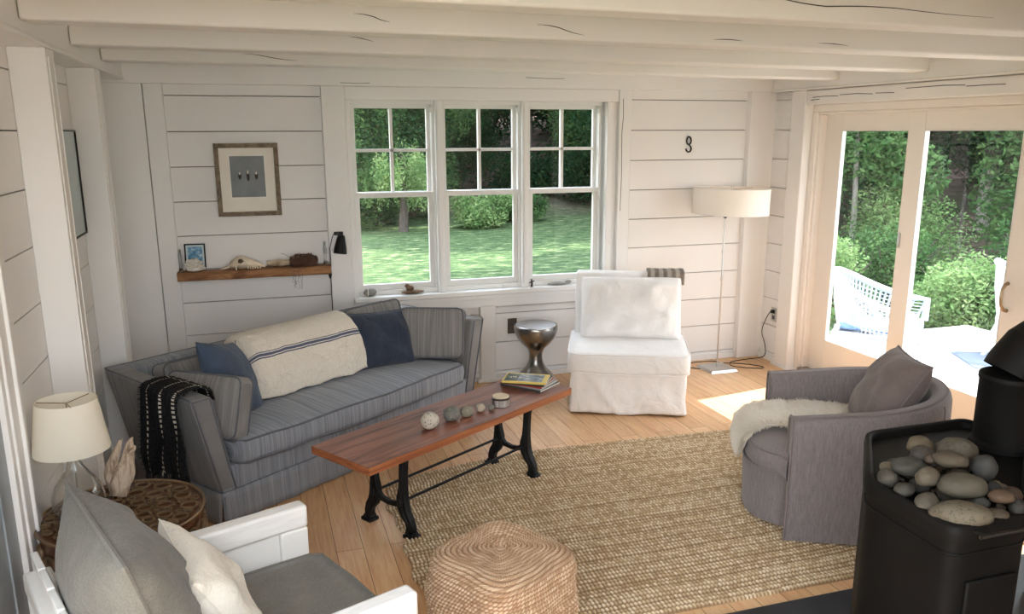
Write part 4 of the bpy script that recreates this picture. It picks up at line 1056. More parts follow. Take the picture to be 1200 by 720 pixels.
# ================================================================== WHITE SLIPPER CHAIR
M['slip'] = fabric('white_slipcover', s2l(234, 232, 230), .95, 400, .03, .65, 6)
M['slip_pipe'] = fabric('white_piping', s2l(236, 234, 232), .95, 400, .03)
def slipper():
    t = thing('slipper_chair', 'armless chair in a white slipcover standing below the window corner', 'chair', (1.985, 5.02, 0), math.radians(-23.8))
    W, D = .79, .74
    # skirt : closed band with soft folds
    per = [(0, 0), (W, 0), (W, D), (0, D)]
    def pt(u):
        s_ = u*4; k = int(s_) % 4; f = s_-int(s_); a = per[k]; b = per[(k+1) % 4]; return a[0]+(b[0]-a[0])*f, a[1]+(b[1]-a[1])*f
    def fn(u, v):
        x, y = pt(u); cx, cy = W/2, D/2; z = .012+.30*v
        k = .985+.03*(1-v)
        f = .016*mnoise.noise(Vector((u*26, v*1.5, 2)))*(1.2-v)+.008*mnoise.noise(Vector((u*60, v*4, 5)))*(1.2-v)+.01*math.sin((u*3.2+v*.8)*9)*(1-v)*.6
        if u < .25: f += .012*math.exp(-((u*4-.15-.28*(1-v))/.05)**2)+.010*math.exp(-((u*4-.85+.1*(1-v))/.05)**2)
        d = Vector((x-cx, y-cy)).normalized()
        # rounded corners
        e = abs(x-cx)/(W/2), abs(y-cy)/(D/2); rc = max(0, min(e)-.9)*.12
        return (cx+(x-cx)*k+d.x*(f-rc), cy+(y-cy)*k+d.y*(f-rc), z+.006*math.sin(u*40)*(1-v))
    MB().grid(fn, 240, 16, cu=True).build('skirt', M['slip'], t, solid=.004, angle=180)
    MB().box(.03, W-.03, .03, D-.03, .05, .31).build('seat_base', M['slip'], t, bevel=.03)
    for sx in (.06, W-.06):
        for sy in (.06, D-.06): MB().lathe([(.018, 0), (.024, .06)], 12, Matrix.Translation((sx, sy, 0))).build('leg', M['bark'], t)
    c, sm = box_cushion(W+.035, .715, .135, .06, .014, .012, seed=6, wr=.006)
    c.v = [(a+W/2, b+.335, z+.368) for a, b, z in c.v]; so = c.build('seat_cushion', M['slip'], t, angle=180)
    for s_ in sm: MB().tube([(a+W/2, b+.335, z+.368) for a, b, z in s_], .004, 6, closed=True).build('piping', M['slip_pipe'], so)
    b = MB().hexa([(.0, D-.15, .30), (W, D-.15, .30), (W, D, .30), (0, D, .30), (.01, D-.10, .885), (W-.01, D-.10, .885), (W-.01, D+.04, .885), (.01, D+.04, .885)])
    b.build('backrest', M['slip'], t, bevel=.022, bseg=3)
    return t
slipper()
WM = Matrix.Translation((1.985, 5.02, 0)) @ Matrix.Rotation(math.radians(-23.8), 4, 'Z')
o = pillow('back_pillow', .73, .46, .23, M['slip'], 'big white rectangular pillow leaning on the back of the white chair', 'pillow', p=5, q=.45, pinch=.02, wr=.022, seed=8, pipe=M['slip_pipe'], pr=.004, corner=.03)
o.matrix_world = WM @ Matrix.Translation((.415, .515, .645)) @ RX(74)
def stripe_mat(name, a, b_, c_):
    m, nt, b = new_mat(name); wv = nt.nodes.new('ShaderNodeTexWave'); nt.links.new(coords(nt), wv.inputs['Vector']); wv.inputs['Scale'].default_value = 5.2; wv.bands_direction = 'X'
    f = noise_n(nt, coords(nt, (90, 4, 4)), 1, 2)
    col = ramp(nt, wv.outputs['Fac'], [(.30, a), (.34, b_), (.60, b_), (.64, c_)])
    nt.links.new(mixc(nt, .25, col, ramp(nt, f, [(.3, a), (.7, c_)])), b.inputs['Base Color']); b.inputs['Roughness'].default_value = .95; return m
def foldfn(u, v):
    pr = [(-.105, .80), (-.118, .86), (-.118, .888), (-.06, .893), (0, .893), (.05, .890), (.062, .865), (.066, .70)]
    k = v*(len(pr)-1); i = min(len(pr)-2, int(k)); f = k-i
    y = .74+pr[i][0]*(1-f)+pr[i+1][0]*f; z = pr[i][1]*(1-f)+pr[i+1][1]*f
    return (.535+.27*u, y+.003*math.sin(u*9), z+.004+.005*mnoise.noise(Vector((u*5, v*4, 0))))
o = MB().grid(foldfn, 24, 28).build('folded_throw', stripe_mat('taupe_stripe', s2l(108, 98, 88), s2l(140, 131, 119), s2l(172, 165, 154)), solid=.012, angle=180); o.matrix_world = WM
tag(o, 'striped taupe cloth folded over the back of the white chair at its right end', 'cloth')

# ================================================================== HOURGLASS METAL STOOL
M['hammered'] = plain('cast_aluminium', (.36, .34, .32), .27, 1, .3, 7, .25, 9)
pr = [(.0, 0), (.165, 0), (.172, .012), (.168, .03), (.150, .075), (.118, .12), (.08, .16), (.058, .20), (.050, .24), (.052, .275), (.066, .31), (.10, .345), (.135, .385), (.158, .43), (.165, .47), (.162, .488), (.155, .495), (.148, .490), (.0, .489)]
def smooth_prof(p, n=4):
    o_ = []
    for i in range(len(p)-1):
        p0 = p[max(0, i-1)]; p1 = p[i]; p2 = p[i+1]; p3 = p[min(len(p)-1, i+2)]
        for j in range(n):
            t_ = j/n; f = lambda k: .5*((2*p1[k])+(-p0[k]+p2[k])*t_+(2*p0[k]-5*p1[k]+4*p2[k]-p3[k])*t_*t_+(-p0[k]+3*p1[k]-3*p2[k]+p3[k])*t_**3)
            o_.append((max(0, f(0)), f(1)))
    o_.append(p[-1]); return o_
t = thing('drum_stool', 'polished cast metal hourglass stool by the wall beside the white chair', 'stool', (1.955, 5.66, 0))
MB().lathe(smooth_prof(pr), 48).build('hourglass_body', M['hammered'], t, angle=60)
MB().lathe([(.149, .4905), (.152, .494), (.149, .4975), (.0, .4965)], 48).build('seat_disc', plain('worn_steel_top', (.48, .48, .48), .38, 1, .15, 12), t)

# ================================================================== FLOOR LAMP
t = thing('floor_lamp', 'brushed steel floor lamp with a wide white drum shade in the corner', 'lamp', (3.53, 5.66, 0))
MB().hexa([(-.125, -.125, 0), (.125, -.125, 0), (.125, .125, 0), (-.125, .125, 0), (-.11, -.11, .022), (.11, -.11, .022), (.11, .11, .022), (-.11, .11, .022)]).build('base', M['steel'], t, bevel=.003)
MB().lathe([(.006, .02), (.006, .75), (.0085, .755), (.0085, .785), (.006, .79), (.006, 1.27)], 14).build('pole', M['steel'], t)
MB().tube([(-.0, -.006, .77), (-.02, -.012, .76), (-.018, -.012, .74)], .003, 6).build('pole_knob', M['steel'], t)
MB().lathe([(.006, 1.235), (.016, 1.245), (.016, 1.275), (.02, 1.28), (.02, 1.30)], 16).build('lamp_holder', M['black'], t)
pc = MB().tube([(-.02, -.02, 1.27), (-.022, -.022, 1.0), (-.023, -.023, .98)], .0012, 5); pc.ellip((-.023, -.023, .975), (.005, .005, .012)); pc.build('pull_chain', M['steel'], t)
def shade_mat(name, c, tr=.35):
    m, nt, b = new_mat(name); tn = nt.nodes.new('ShaderNodeBsdfTranslucent'); tn.inputs[0].default_value = rgba(c); ms = nt.nodes.new('ShaderNodeMixShader'); ms.inputs[0].default_value = tr
    b.inputs['Base Color'].default_value = rgba(c); b.inputs['Roughness'].default_value = .85; out = [n for n in nt.nodes if n.type == 'OUTPUT_MATERIAL'][0]
    bump(nt, b, noise_n(nt, coords(nt), 300, 2), .1, .001)
    nt.links.new(b.outputs[0], ms.inputs[1]); nt.links.new(tn.outputs[0], ms.inputs[2]); nt.links.new(ms.outputs[0], out.inputs[0]); return m
sh_ = MB().lathe([(.292, -.10), (.295, -.10), (.295, .10), (.292, .10)], 64, closed=True).build('lamp_shade', shade_mat('white_shade', s2l(250, 246, 240)), t); sh_.location = (.045, 0, 1.372); sh_.rotation_euler = (0, math.radians(1.2), 0)
q_ = MB()
for z_ in (-.099, .099): q_.tube([(math.cos(a)*.296, math.sin(a)*.296, z_) for a in [2*PI*i/64 for i in range(64)]], .0025, 5, closed=True)
q_.build('shade_rim', M['slip_pipe'], sh_)
sp_ = MB()
for i in range(3): a = 2*PI*i/3+.4; sp_.tube([(0, 0, .09), (math.cos(a)*.29, math.sin(a)*.29, .095)], .002, 5)
sp_.ellip((0, 0, .11), (.008, .008, .012)); sp_.tube([(0, 0, -.08), (0, 0, .1)], .004, 6); sp_.build('spider', M['steel'], sh_)
MB().ellip((-.02, 0, -.02), (.028, .028, .04)).build('bulb', plain('frosted_bulb', (.85, .85, .82), .3), sh_)
def spline(pts, n=8):
    o_ = []
    for i in range(len(pts)-1):
        p0 = Vector(pts[max(0, i-1)]); p1 = Vector(pts[i]); p2 = Vector(pts[i+1]); p3 = Vector(pts[min(len(pts)-1, i+2)])
        for j in range(n):
            t_ = j/n; o_.append(.5*((2*p1)+(-p0+p2)*t_+(2*p0-5*p1+4*p2-p3)*t_*t_+(-p0+3*p1-3*p2+p3)*t_**3))
    o_.append(Vector(pts[-1])); return o_
c_ = MB().tube(spline([(3.40, 5.70, .004), (3.30, 5.80, .004), (3.42, 5.88, .004), (3.62, 5.87, .004), (3.66, 5.80, .004), (3.80, 5.73, .004), (3.92, 5.60, .004), (3.86, 5.56, .004), (3.70, 5.68, .004), (3.75, 5.80, .004), (3.93, 5.83, .006), (4.06, 5.79, .03), (4.075, 5.80, .12), (4.055, 5.83, .24), (4.06, 5.79, .36), (4.07, 5.745, .43), (4.09, 5.735, .432)]), .0035, 6)
o = c_.build('power_cord', M['black']); tag(o, 'black power cord looping from the floor lamp base to the corner outlet', 'cord')
MB().box(4.066, 4.09, 5.722, 5.748, .418, .446).build('plug', M['black'], o, bevel=.004)

# ================================================================== BARREL CHAIR
M['taupe'] = striped('taupe_chenille', 2, s2l(84, 77, 78), s2l(116, 108, 108), 8); 
def streak(name, c, sc, var):
    m, nt, b = new_mat(name); f = noise_n(nt, coords(nt, sc), 1, 3, .7); g = noise_n(nt, coords(nt), 260, 2)
    lo = tuple(x*(1-var) for x in c); hi = tuple(x*(1+var) for x in c)
    nt.links.new(mixc(nt, .4, ramp(nt, f, [(.3, lo), (.7, hi)]), ramp(nt, g, [(.3, lo), (.7, hi)])), b.inputs['Base Color'])
    b.inputs['Roughness'].default_value = .92; b.inputs['Specular IOR Level'].default_value = .2; b.inputs['Sheen Weight'].default_value = .2
    bump(nt, b, f, .3, .002); return m
M['taupe'] = streak('taupe_linen_weave', s2l(124, 117, 116), (170, 170, 16), .34)
M['taupe_pipe'] = fabric('taupe_piping', s2l(118, 108, 106), .9, 700, .15)
M['taupe_pillow'] = fabric('taupe_pillow', s2l(112, 102, 98), .92, 700, .12, .35, 12)
def barrel():
    t = thing('barrel_chair', 'round taupe swivel chair with a sheepskin on its seat, beside the stove', 'chair', (2.74, 3.17, .014), math.radians(153.3))
    R, XF, T_ = .405, .335, .085
    def path(u, r, xf=XF):
        L1 = xf; arc = PI*r*1.05; tot = 2*L1+arc; s_ = u*tot
        if s_ < L1: return xf-s_, r, 0, 1
        if s_ < L1+arc:
            a = PI/2+PI*(s_-L1)/arc; return math.cos(a)*r*1.10, math.sin(a)*r, math.cos(a), math.sin(a)
        return s_-L1-arc, -r, 0, -1
    def zt(x):  # rim height, higher at the back
        return .615+.085*min(1, max(0, (XF-x)/.75))**1.1
    ns = 80; secs = []
    # section around the wall thickness: outer bottom -> outer top -> inner top -> inner bottom
    def fn(u, v):
        sec = [(0, 0.015), (0, .2), (0, .4), (0, .62), (0, .8), (0, .93), (.008, .975), (.03, 1.0), (.062, .998), (.082, .97), (.088, .9), (.088, .7), (.088, .5)]
        k = v*(len(sec)-1); i = min(len(sec)-2, int(k)); f = k-i
        d = sec[i][0]*(1-f)+sec[i+1][0]*f; h = sec[i][1]*(1-f)+sec[i+1][1]*f
        x, y, nx, ny = path(u, R-d)
        z = zt(x)*h; bulge = .012*math.sin(PI*min(1, h))
        if d < .02: x += nx*(bulge-.02*(1-h)); y += ny*(bulge-.02*(1-h))
        return (x, y, z)
    m = MB(); m.grid(fn, ns, 48)
    # close arm fronts
    w_ = ns+1
    for e in (0, ns):
        ring = [j*w_+e for j in range(49)]; m.f.append(tuple(ring))
    o = m.build('barrel_back', M['taupe'], t, angle=55)
    for sg in (0, 1):
        pts = [fn(sg, v/60) for v in range(0, 61)]
        MB().tube([(p[0]+.003, p[1], p[2]) for p in pts], .0065, 6).build('piping', M['taupe_pipe'], o)
    MB().tube([(lambda p: (p[0], p[1], p[2]+.002))(fn(u/80, 6.6/12)) for u in range(81)], .005, 6).build('piping', M['taupe_pipe'], o)
    for uu in (.36, .64):
        MB().tube([(lambda p: (p[0], p[1], p[2]))(fn(uu, v/30*.46)) for v in range(31)], .003, 5).build('back_seam', M['taupe_pipe'], o)
    # rounded seat base and apron
    def base(u, v):
        a = 2*PI*u; r_ = .335
        x = .06+math.cos(a)*(.435 if math.cos(a) > 0 else .32); y = math.sin(a)*.318
        x = x if math.cos(a) > 0 else x
        y = math.copysign(abs(math.sin(a))**.75*.318, math.sin(a))
        return (x*(1-.02*(1-v)), y, .02+.27*v)
    b = MB().grid(base, 64, 8, cu=True); n0 = len(b.v)-64; b.f.append(tuple(range(n0, n0+64))); b.build('seat_base', M['taupe'], t, angle=60)
    MB().lathe([(.24, 0), (.24, .03)], 40).build('swivel_plinth', M['black'], t)
    # T-shaped seat cushion: wraps round the arm fronts
    out = []
    for i in range(48):
        a = -PI/2+PI*i/47; out.append((.10+.395*math.cos(a), .385*math.copysign(abs(math.sin(a))**.62, math.sin(a))))
    front = [p for p in out if p[0] > .345]
    sh_poly = [(-.26, -.30), (.0, -.315), (.342, -.315), (.345, -.385)]+front+[(.345, .385), (.342, .315), (0, .315), (-.26, .30)]
    # build by radial scaling of the outline
    cx, cy = .08, 0; n = len(sh_poly)
    prof = [(0, .30), (.6, .296), (.97, .30), (1, .315), (1.012, .36), (1, .405), (.97, .418), (.8, .438), (.4, .452), (0, .455)]
    m = MB()
    for k, z in prof:
        for (a, b_) in sh_poly: m.v.append((cx+(a-cx)*k, cy+(b_-cy)*k, z))
    for j in range(len(prof)-1):
        for i in range(n): q2 = (i+1) % n; m.f.append((j*n+i, j*n+q2, (j+1)*n+q2, (j+1)*n+i))
    so = m.build('seat_cushion', M['taupe'], t, angle=80)
    for k, z in ((1.004, .315), (1.004, .407)):
        MB().tube([(cx+(a-cx)*k, cy+(b_-cy)*k, z) for a, b_ in sh_poly], .005, 5, closed=True).build('piping', M['taupe_pipe'], so)
    return t
barrel()
BM = Matrix.Translation((2.74, 3.17, .014)) @ Matrix.Rotation(math.radians(153.3), 4, 'Z')
o = pillow('throw_pillow', .48, .43, .20, M['taupe_pillow'], 'taupe square pillow standing corner up against the back of the round chair', 'pillow', seed=41, pinch=.07, wr=.012, pipe=M['taupe_pipe'], pr=.005)
o.matrix_world = BM @ Matrix.Translation((-.165, .02, .645)) @ RZ(90) @ RX(60) @ RZ(3)
# sheepskin
M['fur'] = foliage_mat('cream_wool', [s2l(246, 241, 232), s2l(250, 247, 240), s2l(253, 251, 246)], .45)
def sheepskin():
    t = thing('sheepskin', 'cream sheepskin draped over the front of the round chair seat', 'rug'); t.matrix_world = BM
    cxs = [(-.10, .464), (.10, .470), (.28, .466), (.40, .455), (.462, .435), (.508, .40), (.522, .35), (.520, .31)]
    def fn(u, v):
        k = u*(len(cxs)-1); i = min(len(cxs)-2, int(k)); f = k-i
        x = cxs[i][0]*(1-f)+cxs[i+1][0]*f; z = cxs[i][1]*(1-f)+cxs[i+1][1]*f
        wl = -.27-.02*math.sin(u*7); wr = .11+.035*math.sin(u*9+1)-.0*u
        y = wl+(wr-wl)*v
        dx = -.24*max(0, abs(y)-.0)**2*6*.35*max(0, u-.45)
        return Vector((x+dx, y, z+.010+.006*mnoise.noise(Vector((x*14, y*14, 1)))))
    m = MB(); m.grid(lambda u, v: tuple(fn(u, v)), 44, 36); pel = m.build('pelt', M['fur'], t, solid=.012, angle=180)
    r = random.Random(6); vs_, fs = [], []
    for i in range(15000):
        u, v = r.random(), r.random(); p = fn(u, v); du = (fn(min(1, u+.02), v)-fn(max(0, u-.02), v)).normalized(); dw = (fn(u, min(1, v+.02))-fn(u, max(0, v-.02))).normalized()
        nn = du.cross(dw).normalized()
        if nn.z < 0 and nn.x < 0: nn = -nn
        cl = mnoise.noise_vector(Vector((p.x*26, p.y*26, p.z*26)))
        edge = max(0, .12-min(u, 1-u, v, 1-v))*5
        side = (-dw if v < .12 else (dw if v > .88 else Vector((0, 0, 0))))
        d = (nn*.65+du*.35*cl.x+dw*.6*cl.y+du*.25+Vector((r.uniform(-.25, .25), r.uniform(-.25, .25), r.uniform(-.2, .1)))+side*edge*1.4+Vector((0, 0, -.25-.5*edge))).normalized()
        L = .030+.016*r.random(); w_ = d.cross(nn); w_ = (w_.normalized() if w_.length > .01 else dw)*.0024
        b0 = len(vs_); q1 = p+d*L*.55; q2 = p+d*L+Vector((0, 0, -.004))
        vs_ += [tuple(p-w_), tuple(p+w_), tuple(q1+w_*.8), tuple(q2), tuple(q1-w_*.8)]; fs.append((b0, b0+1, b0+2, b0+3, b0+4))
    w2 = MB(); w2.v = vs_; w2.f = fs
    me = bpy.data.meshes.new('wool'); me.from_pydata(vs_, [], fs); me.materials.append(M['fur']); o = bpy.data.objects.new('wool', me); COL.objects.link(o); o.parent = t; o['kind'] = 'stuff'
sheepskin()

# ================================================================== RUG AND POUF
def jute_mat(name, cs, sc=(3, 60, 1)):
    m, nt, b = new_mat(name)
    a = ramp(nt, noise_n(nt, coords(nt, sc), 2, 4, .7), [(.25+.5*i/(len(cs)-1), c) for i, c in enumerate(cs)])
    f = noise_n(nt, coords(nt), 330, 3, .7)
    nt.links.new(mixc(nt, .5, a, ramp(nt, f, [(.3, cs[0]), (.7, cs[-1])])), b.inputs['Base Color'])
    b.inputs['Roughness'].default_value = 1; b.inputs['Specular IOR Level'].default_value = .1
    bump(nt, b, f, .5, .003); return m
def yarn_mat(name, gap_shade, cols, sc):
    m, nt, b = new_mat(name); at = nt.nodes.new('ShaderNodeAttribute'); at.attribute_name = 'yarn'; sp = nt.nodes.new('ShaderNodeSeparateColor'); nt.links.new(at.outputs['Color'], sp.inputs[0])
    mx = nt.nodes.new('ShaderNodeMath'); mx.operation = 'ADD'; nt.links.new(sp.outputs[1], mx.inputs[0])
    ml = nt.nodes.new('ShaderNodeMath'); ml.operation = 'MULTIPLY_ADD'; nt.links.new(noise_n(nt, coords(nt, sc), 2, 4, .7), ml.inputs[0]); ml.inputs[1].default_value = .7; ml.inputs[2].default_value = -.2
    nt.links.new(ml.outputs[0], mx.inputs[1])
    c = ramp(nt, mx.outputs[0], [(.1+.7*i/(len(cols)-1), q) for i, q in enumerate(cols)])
    nt.links.new(mixc(nt, sp.outputs[0], gap_shade, c), b.inputs['Base Color']); b.inputs['Roughness'].default_value = 1; b.inputs['Specular IOR Level'].default_value = .1  # recesses of the weave get a darker colour, shade painted in
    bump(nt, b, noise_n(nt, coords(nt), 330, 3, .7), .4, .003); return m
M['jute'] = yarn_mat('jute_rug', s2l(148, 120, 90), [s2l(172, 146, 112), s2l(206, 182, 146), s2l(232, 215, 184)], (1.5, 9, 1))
M['jute_'] = jute_mat('jute_plain', [s2l(150, 124, 94), s2l(196, 172, 136), s2l(226, 208, 176)])
def rug():
    x0, x1, y0, y1 = .56, 3.42, 2.625, 4.40
    nx, ny = 1300, 560
    u = np.linspace(0, 1, nx); v = np.linspace(0, 1, ny); U, V = np.meshgrid(u, v)
    X = x0+(x1-x0)*U; Y = y0+(y1-y0)*V
    # wavy outline
    X = X+np.where(U < .5, 1-2*U, 0)*(.012*np.sin(Y*9)+.02*(V > .85)*(V-.85)*6+.01*np.sin(Y*23))
    Y = Y+np.where(V > .5, 2*V-1, 0)*(-.16*np.clip(1-U*3.2, 0, 1)**1.3+.03*np.sin(U*5))
    py, px_ = .0275, .0185
    yy = (V*(y1-y0)+.004*np.sin(X*4)+.003*np.sin(X*11+V*9))/py; row = np.floor(yy); fy = yy-row
    hx = (X+.004*np.sin(Y*7)+.002*np.sin(Y*31))/px_+.12*np.sin(row*1.7)
    h = np.abs(np.sin(PI*fy))**.6*(.22+.78*np.abs(np.sin(PI*(hx+.30*(fy-.5))))**.75)
    rs = np.random.RandomState(3); jt = rs.rand(int(yy.max())+2)
    h = h*(.62+.42*jt[row.astype(int)]+.12*rs.rand(int(hx.max()-hx.min())+3, int(yy.max())+2)[(hx-hx.min()).astype(int), row.astype(int)])
    Z = .001+.019*h
    edge = (np.minimum(np.minimum(U*nx, (1-U)*nx), np.minimum(V*ny, (1-V)*ny)) < 1); Z = np.where(edge, .0, Z)
    co = np.stack([X, Y, Z], -1).reshape(-1, 3).astype(np.float32)
    ci = np.floor(hx+.30*(fy-.5)).astype(int); ci -= ci.min(); tone = rs.rand(ci.max()+2, int(yy.max())+2)[ci, row.astype(int)]*.62+jt[row.astype(int)]*.16
    loop = np.clip((np.abs(np.sin(PI*fy))*np.abs(np.sin(PI*(hx+.30*(fy-.5))))-.30)/.25, 0, 1)   # loops keep the yarn tone, recesses between take a painted-in shade
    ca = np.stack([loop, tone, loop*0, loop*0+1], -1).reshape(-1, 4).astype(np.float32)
    idx = (np.arange(ny-1)[:, None]*nx+np.arange(nx-1)[None, :]).reshape(-1)
    f = np.stack([idx, idx+1, idx+nx+1, idx+nx], -1).astype(np.int32)
    me = bpy.data.meshes.new('rug'); me.vertices.add(len(co)); me.vertices.foreach_set('co', co.reshape(-1))
    me.loops.add(f.size); me.loops.foreach_set('vertex_index', f.reshape(-1)); me.polygons.add(len(f)); me.polygons.foreach_set('loop_start', np.arange(0, f.size, 4, dtype=np.int32)); me.update(calc_edges=True)
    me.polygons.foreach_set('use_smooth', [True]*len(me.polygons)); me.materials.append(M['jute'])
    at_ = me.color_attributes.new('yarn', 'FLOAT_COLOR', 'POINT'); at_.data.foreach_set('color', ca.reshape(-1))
    o = bpy.data.objects.new('jute_rug', me); COL.objects.link(o); tag(o, 'large natural jute rug with a chunky woven texture on the oak floor', 'rug')
rug()
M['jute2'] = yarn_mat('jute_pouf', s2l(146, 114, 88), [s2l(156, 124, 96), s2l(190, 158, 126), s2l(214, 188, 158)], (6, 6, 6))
def pouf():
    a, hgt = .212, .385; NU, NV = 800, 330
    def sq(th, n):  # rounded square radius
        c, s_ = abs(math.cos(th)), abs(math.sin(th)); return 1/((c**n+s_**n)**(1/n))
    rr = .05; ltop = a-rr; lc = rr*PI/2; ls = hgt-2*rr; tot = ltop+lc+ls+lc*.8
    u = np.arange(NU)/NU*2*PI; S = np.linspace(0.002, tot, NV)
    co = np.zeros((NV, NU, 3)); CA = np.ones((NV, NU, 4)); TR = np.random.RandomState(8).rand(997, 60)
    for j, s_ in enumerate(S):
        if s_ < ltop: r_ = s_; z = hgt-.0; nr, nz = 0, 1
        elif s_ < ltop+lc: t_ = (s_-ltop)/rr; r_ = ltop+rr*math.sin(t_); z = hgt-rr+rr*math.cos(t_); nr, nz = math.sin(t_), math.cos(t_)
        elif s_ < ltop+lc+ls: r_ = a+.012*math.sin(PI*(s_-ltop-lc)/ls); z = hgt-rr-(s_-ltop-lc); nr, nz = 1, 0
        else: t_ = (s_-ltop-lc-ls)/rr; r_ = a-rr+rr*math.cos(t_); z = rr-rr*math.sin(t_); nr, nz = math.cos(t_), -math.sin(t_)
        z += .012*(1-(r_/a)**2) if nz > .5 else 0
        wob = .004*np.sin(u*3+s_*40)+.003*np.sin(u*7+1)
        pitch = .0150; k = s_/pitch; row = int(k); fr = k-row
        e = 5.0 if r_ > .03 else 3
        R_ = 1/((np.abs(np.cos(u))**e+np.abs(np.sin(u))**e)**(1/e))
        per = r_*7.3/.016
        hh = 1.6*abs(math.sin(PI*fr))**.6*(.5+.5*np.abs(np.sin(per*u/2+row*1.3+(fr-.5)*.9))**.8)*.0056
        if nz < .5 and (row % 5 == 0) and abs(fr) < .35: hh = hh-.003
        st_ = np.abs(np.sin(per*u/2+row*1.3+(fr-.5)*.9)); cell = np.floor((per*u/2+row*1.3+(fr-.5)*.9)/PI).astype(int)
        CA[j, :, 0] = np.clip((st_*abs(math.sin(PI*fr))-.22)/.25, 0, 1); CA[j, :, 1] = TR[cell % 997, row % 60]*.55+TR[5, row % 60]*.25  # shade painted as darker colour into the gaps between braid strands
        rad = (r_+hh*nr+wob*min(1, r_/.06))*R_
        co[j, :, 0] = rad*np.cos(u); co[j, :, 1] = rad*np.sin(u); co[j, :, 2] = z+hh*nz
    m = MB(); v = co.reshape(-1, 3).astype(np.float32)
    J, I = np.meshgrid(np.arange(NV-1), np.arange(NU), indexing='ij'); I2 = (I+1) % NU
    f = np.stack([J*NU+I, (J+1)*NU+I, (J+1)*NU+I2, J*NU+I2], -1).reshape(-1, 4).astype(np.int32)
    me = bpy.data.meshes.new('pouf'); me.vertices.add(len(v)); me.vertices.foreach_set('co', v.reshape(-1)); me.loops.add(f.size); me.loops.foreach_set('vertex_index', f.reshape(-1)); me.polygons.add(len(f)); me.polygons.foreach_set('loop_start', np.arange(0, f.size, 4, dtype=np.int32)); me.update(calc_edges=True)
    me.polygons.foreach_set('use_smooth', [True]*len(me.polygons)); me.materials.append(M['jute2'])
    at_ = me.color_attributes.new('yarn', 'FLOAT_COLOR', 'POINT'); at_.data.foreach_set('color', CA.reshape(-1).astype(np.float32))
    o = bpy.data.objects.new('pouf', me); COL.objects.link(o); place(o, (.775, 2.635, .014), (0, 0, math.radians(31))); tag(o, 'square braided jute pouf standing on the rug in front of the coffee table', 'pouf')
    
    MB().tube([((a+.008)*.985*math.cos(-PI*3/4)*1.22, (a+.008)*.985*math.sin(-PI*3/4)*1.22, .06+.27*i/10) for i in range(11)], .0018, 5).build('corner_seam', plain('seam_dark', s2l(90, 66, 48), .9), o)
pouf()

# ================================================================== RING TABLE, TABLE LAMP, DRIFTWOOD
M['bronze'] = plain('bronze_rings', s2l(124, 100, 74), .5, .45, .3, 14)
M['amber'] = plain('dark_amber', s2l(84, 48, 22), .3, .2, .35, 5)
def ring_table():
    t = thing('ring_table', 'round drum side table made of welded bronze rings between sofa and armchair', 'table', (-.562, 3.20, 0))
    R, H = .292, .50; q = random.Random(12); rings = []
    for r_ in (.034, .030, .024, .018, .014, .0105):
        for _ in range(700 if r_ < .033 else 40):
            a = q.uniform(0, 6.28); d = (R-.012-r_)*math.sqrt(q.random()); x, y = d*math.cos(a), d*math.sin(a)
            if all((x-X)**2+(y-Y)**2 > (r_+R_+.0005)**2 for X, Y, R_ in rings): rings.append((x, y, r_))
    def ring_local(r_, Mx, mb): mb.lathe([(r_-.0075 if r_ > .014 else r_-.004, -.004), (r_, -.004), (r_, .004), (r_-.0075 if r_ > .014 else r_-.004, .004)], 22 if r_ > .02 else 14, Mx, closed=True)
    tp = MB()
    for x, y, r_ in rings: ring_local(r_, Matrix.Translation((x, y, H-.004)), tp)
    tp.build('top_rings', M['bronze'], t, smooth=True, angle=35)
    sd = MB(); sr = []
    for r_ in (.040, .032, .025, .019, .014):
        for _ in range(700):
            s_ = q.uniform(0, 2*PI*R); z = q.uniform(r_+.012, H-.03-r_)
            ok = True
            for S, Z, R_ in sr:
                d = abs(s_-S); d = min(d, 2*PI*R-d)
                if d*d+(z-Z)**2 < (r_+R_+.0005)**2: ok = False; break
            if ok: sr.append((s_, z, r_))
    for s_, z, r_ in sr:
        a = s_/R; Mx = Matrix.Translation((math.cos(a)*(R-.002), math.sin(a)*(R-.002), z)) @ Matrix.Rotation(a, 4, 'Z') @ Matrix.Rotation(PI/2, 4, 'Y'); ring_local(r_, Mx, sd)
    sd.build('side_rings', M['bronze'], t, angle=35)
    for z in (H-.006, .012):
        hp = MB(); hp.tube([(math.cos(2*PI*i/64)*R, math.sin(2*PI*i/64)*R, z) for i in range(64)], .006, 6, closed=True)
        hp.build('hoop', M['bronze'], t)
    MB().lathe([(.0, H-.011), (R-.006, H-.011), (R-.006, H-.016), (0, H-.016)], 48).build('under_disc', M['amber'], t)
    MB().lathe([(R-.010, .01), (R-.010, H-.018)], 48).build('inner_drum', M['amber'], t, solid=.004)
ring_table()
t = thing('table_lamp', 'clear glass jug lamp with a cream tapered shade on the ring table', 'lamp', (-.705, 3.20, .504))
jug = smooth_prof([(.0, 0), (.066, .0), (.082, .012), (.090, .045), (.089, .085), (.074, .125), (.050, .160), (.032, .190), (.022, .215), (.019, .235)], 4)
inner = [(max(0, r_-.004), z+.004 if i < 6 else z) for i, (r_, z) in enumerate(jug)][::-1]
MB().lathe(jug+inner, 44).build('glass_jug', real_glass('smoky_glass', (.94, .94, .92)), t, angle=60)
MB().lathe([(.022, .228), (.022, .25), (.012, .256), (.012, .29)], 20).build('lamp_neck', M['steel'], t)
MB().tube([(0, 0, .02), (0, 0, .23)], .0035, 8).build('inner_rod', M['steel'], t)
SB, STP = .262, .452
s_ = MB().lathe([(.128, SB), (.131, SB), (.103, STP), (.100, STP)], 56, closed=True).build('lamp_shade', shade_mat('cream_shade', s2l(253, 249, 238), .5), t)
k_ = MB()
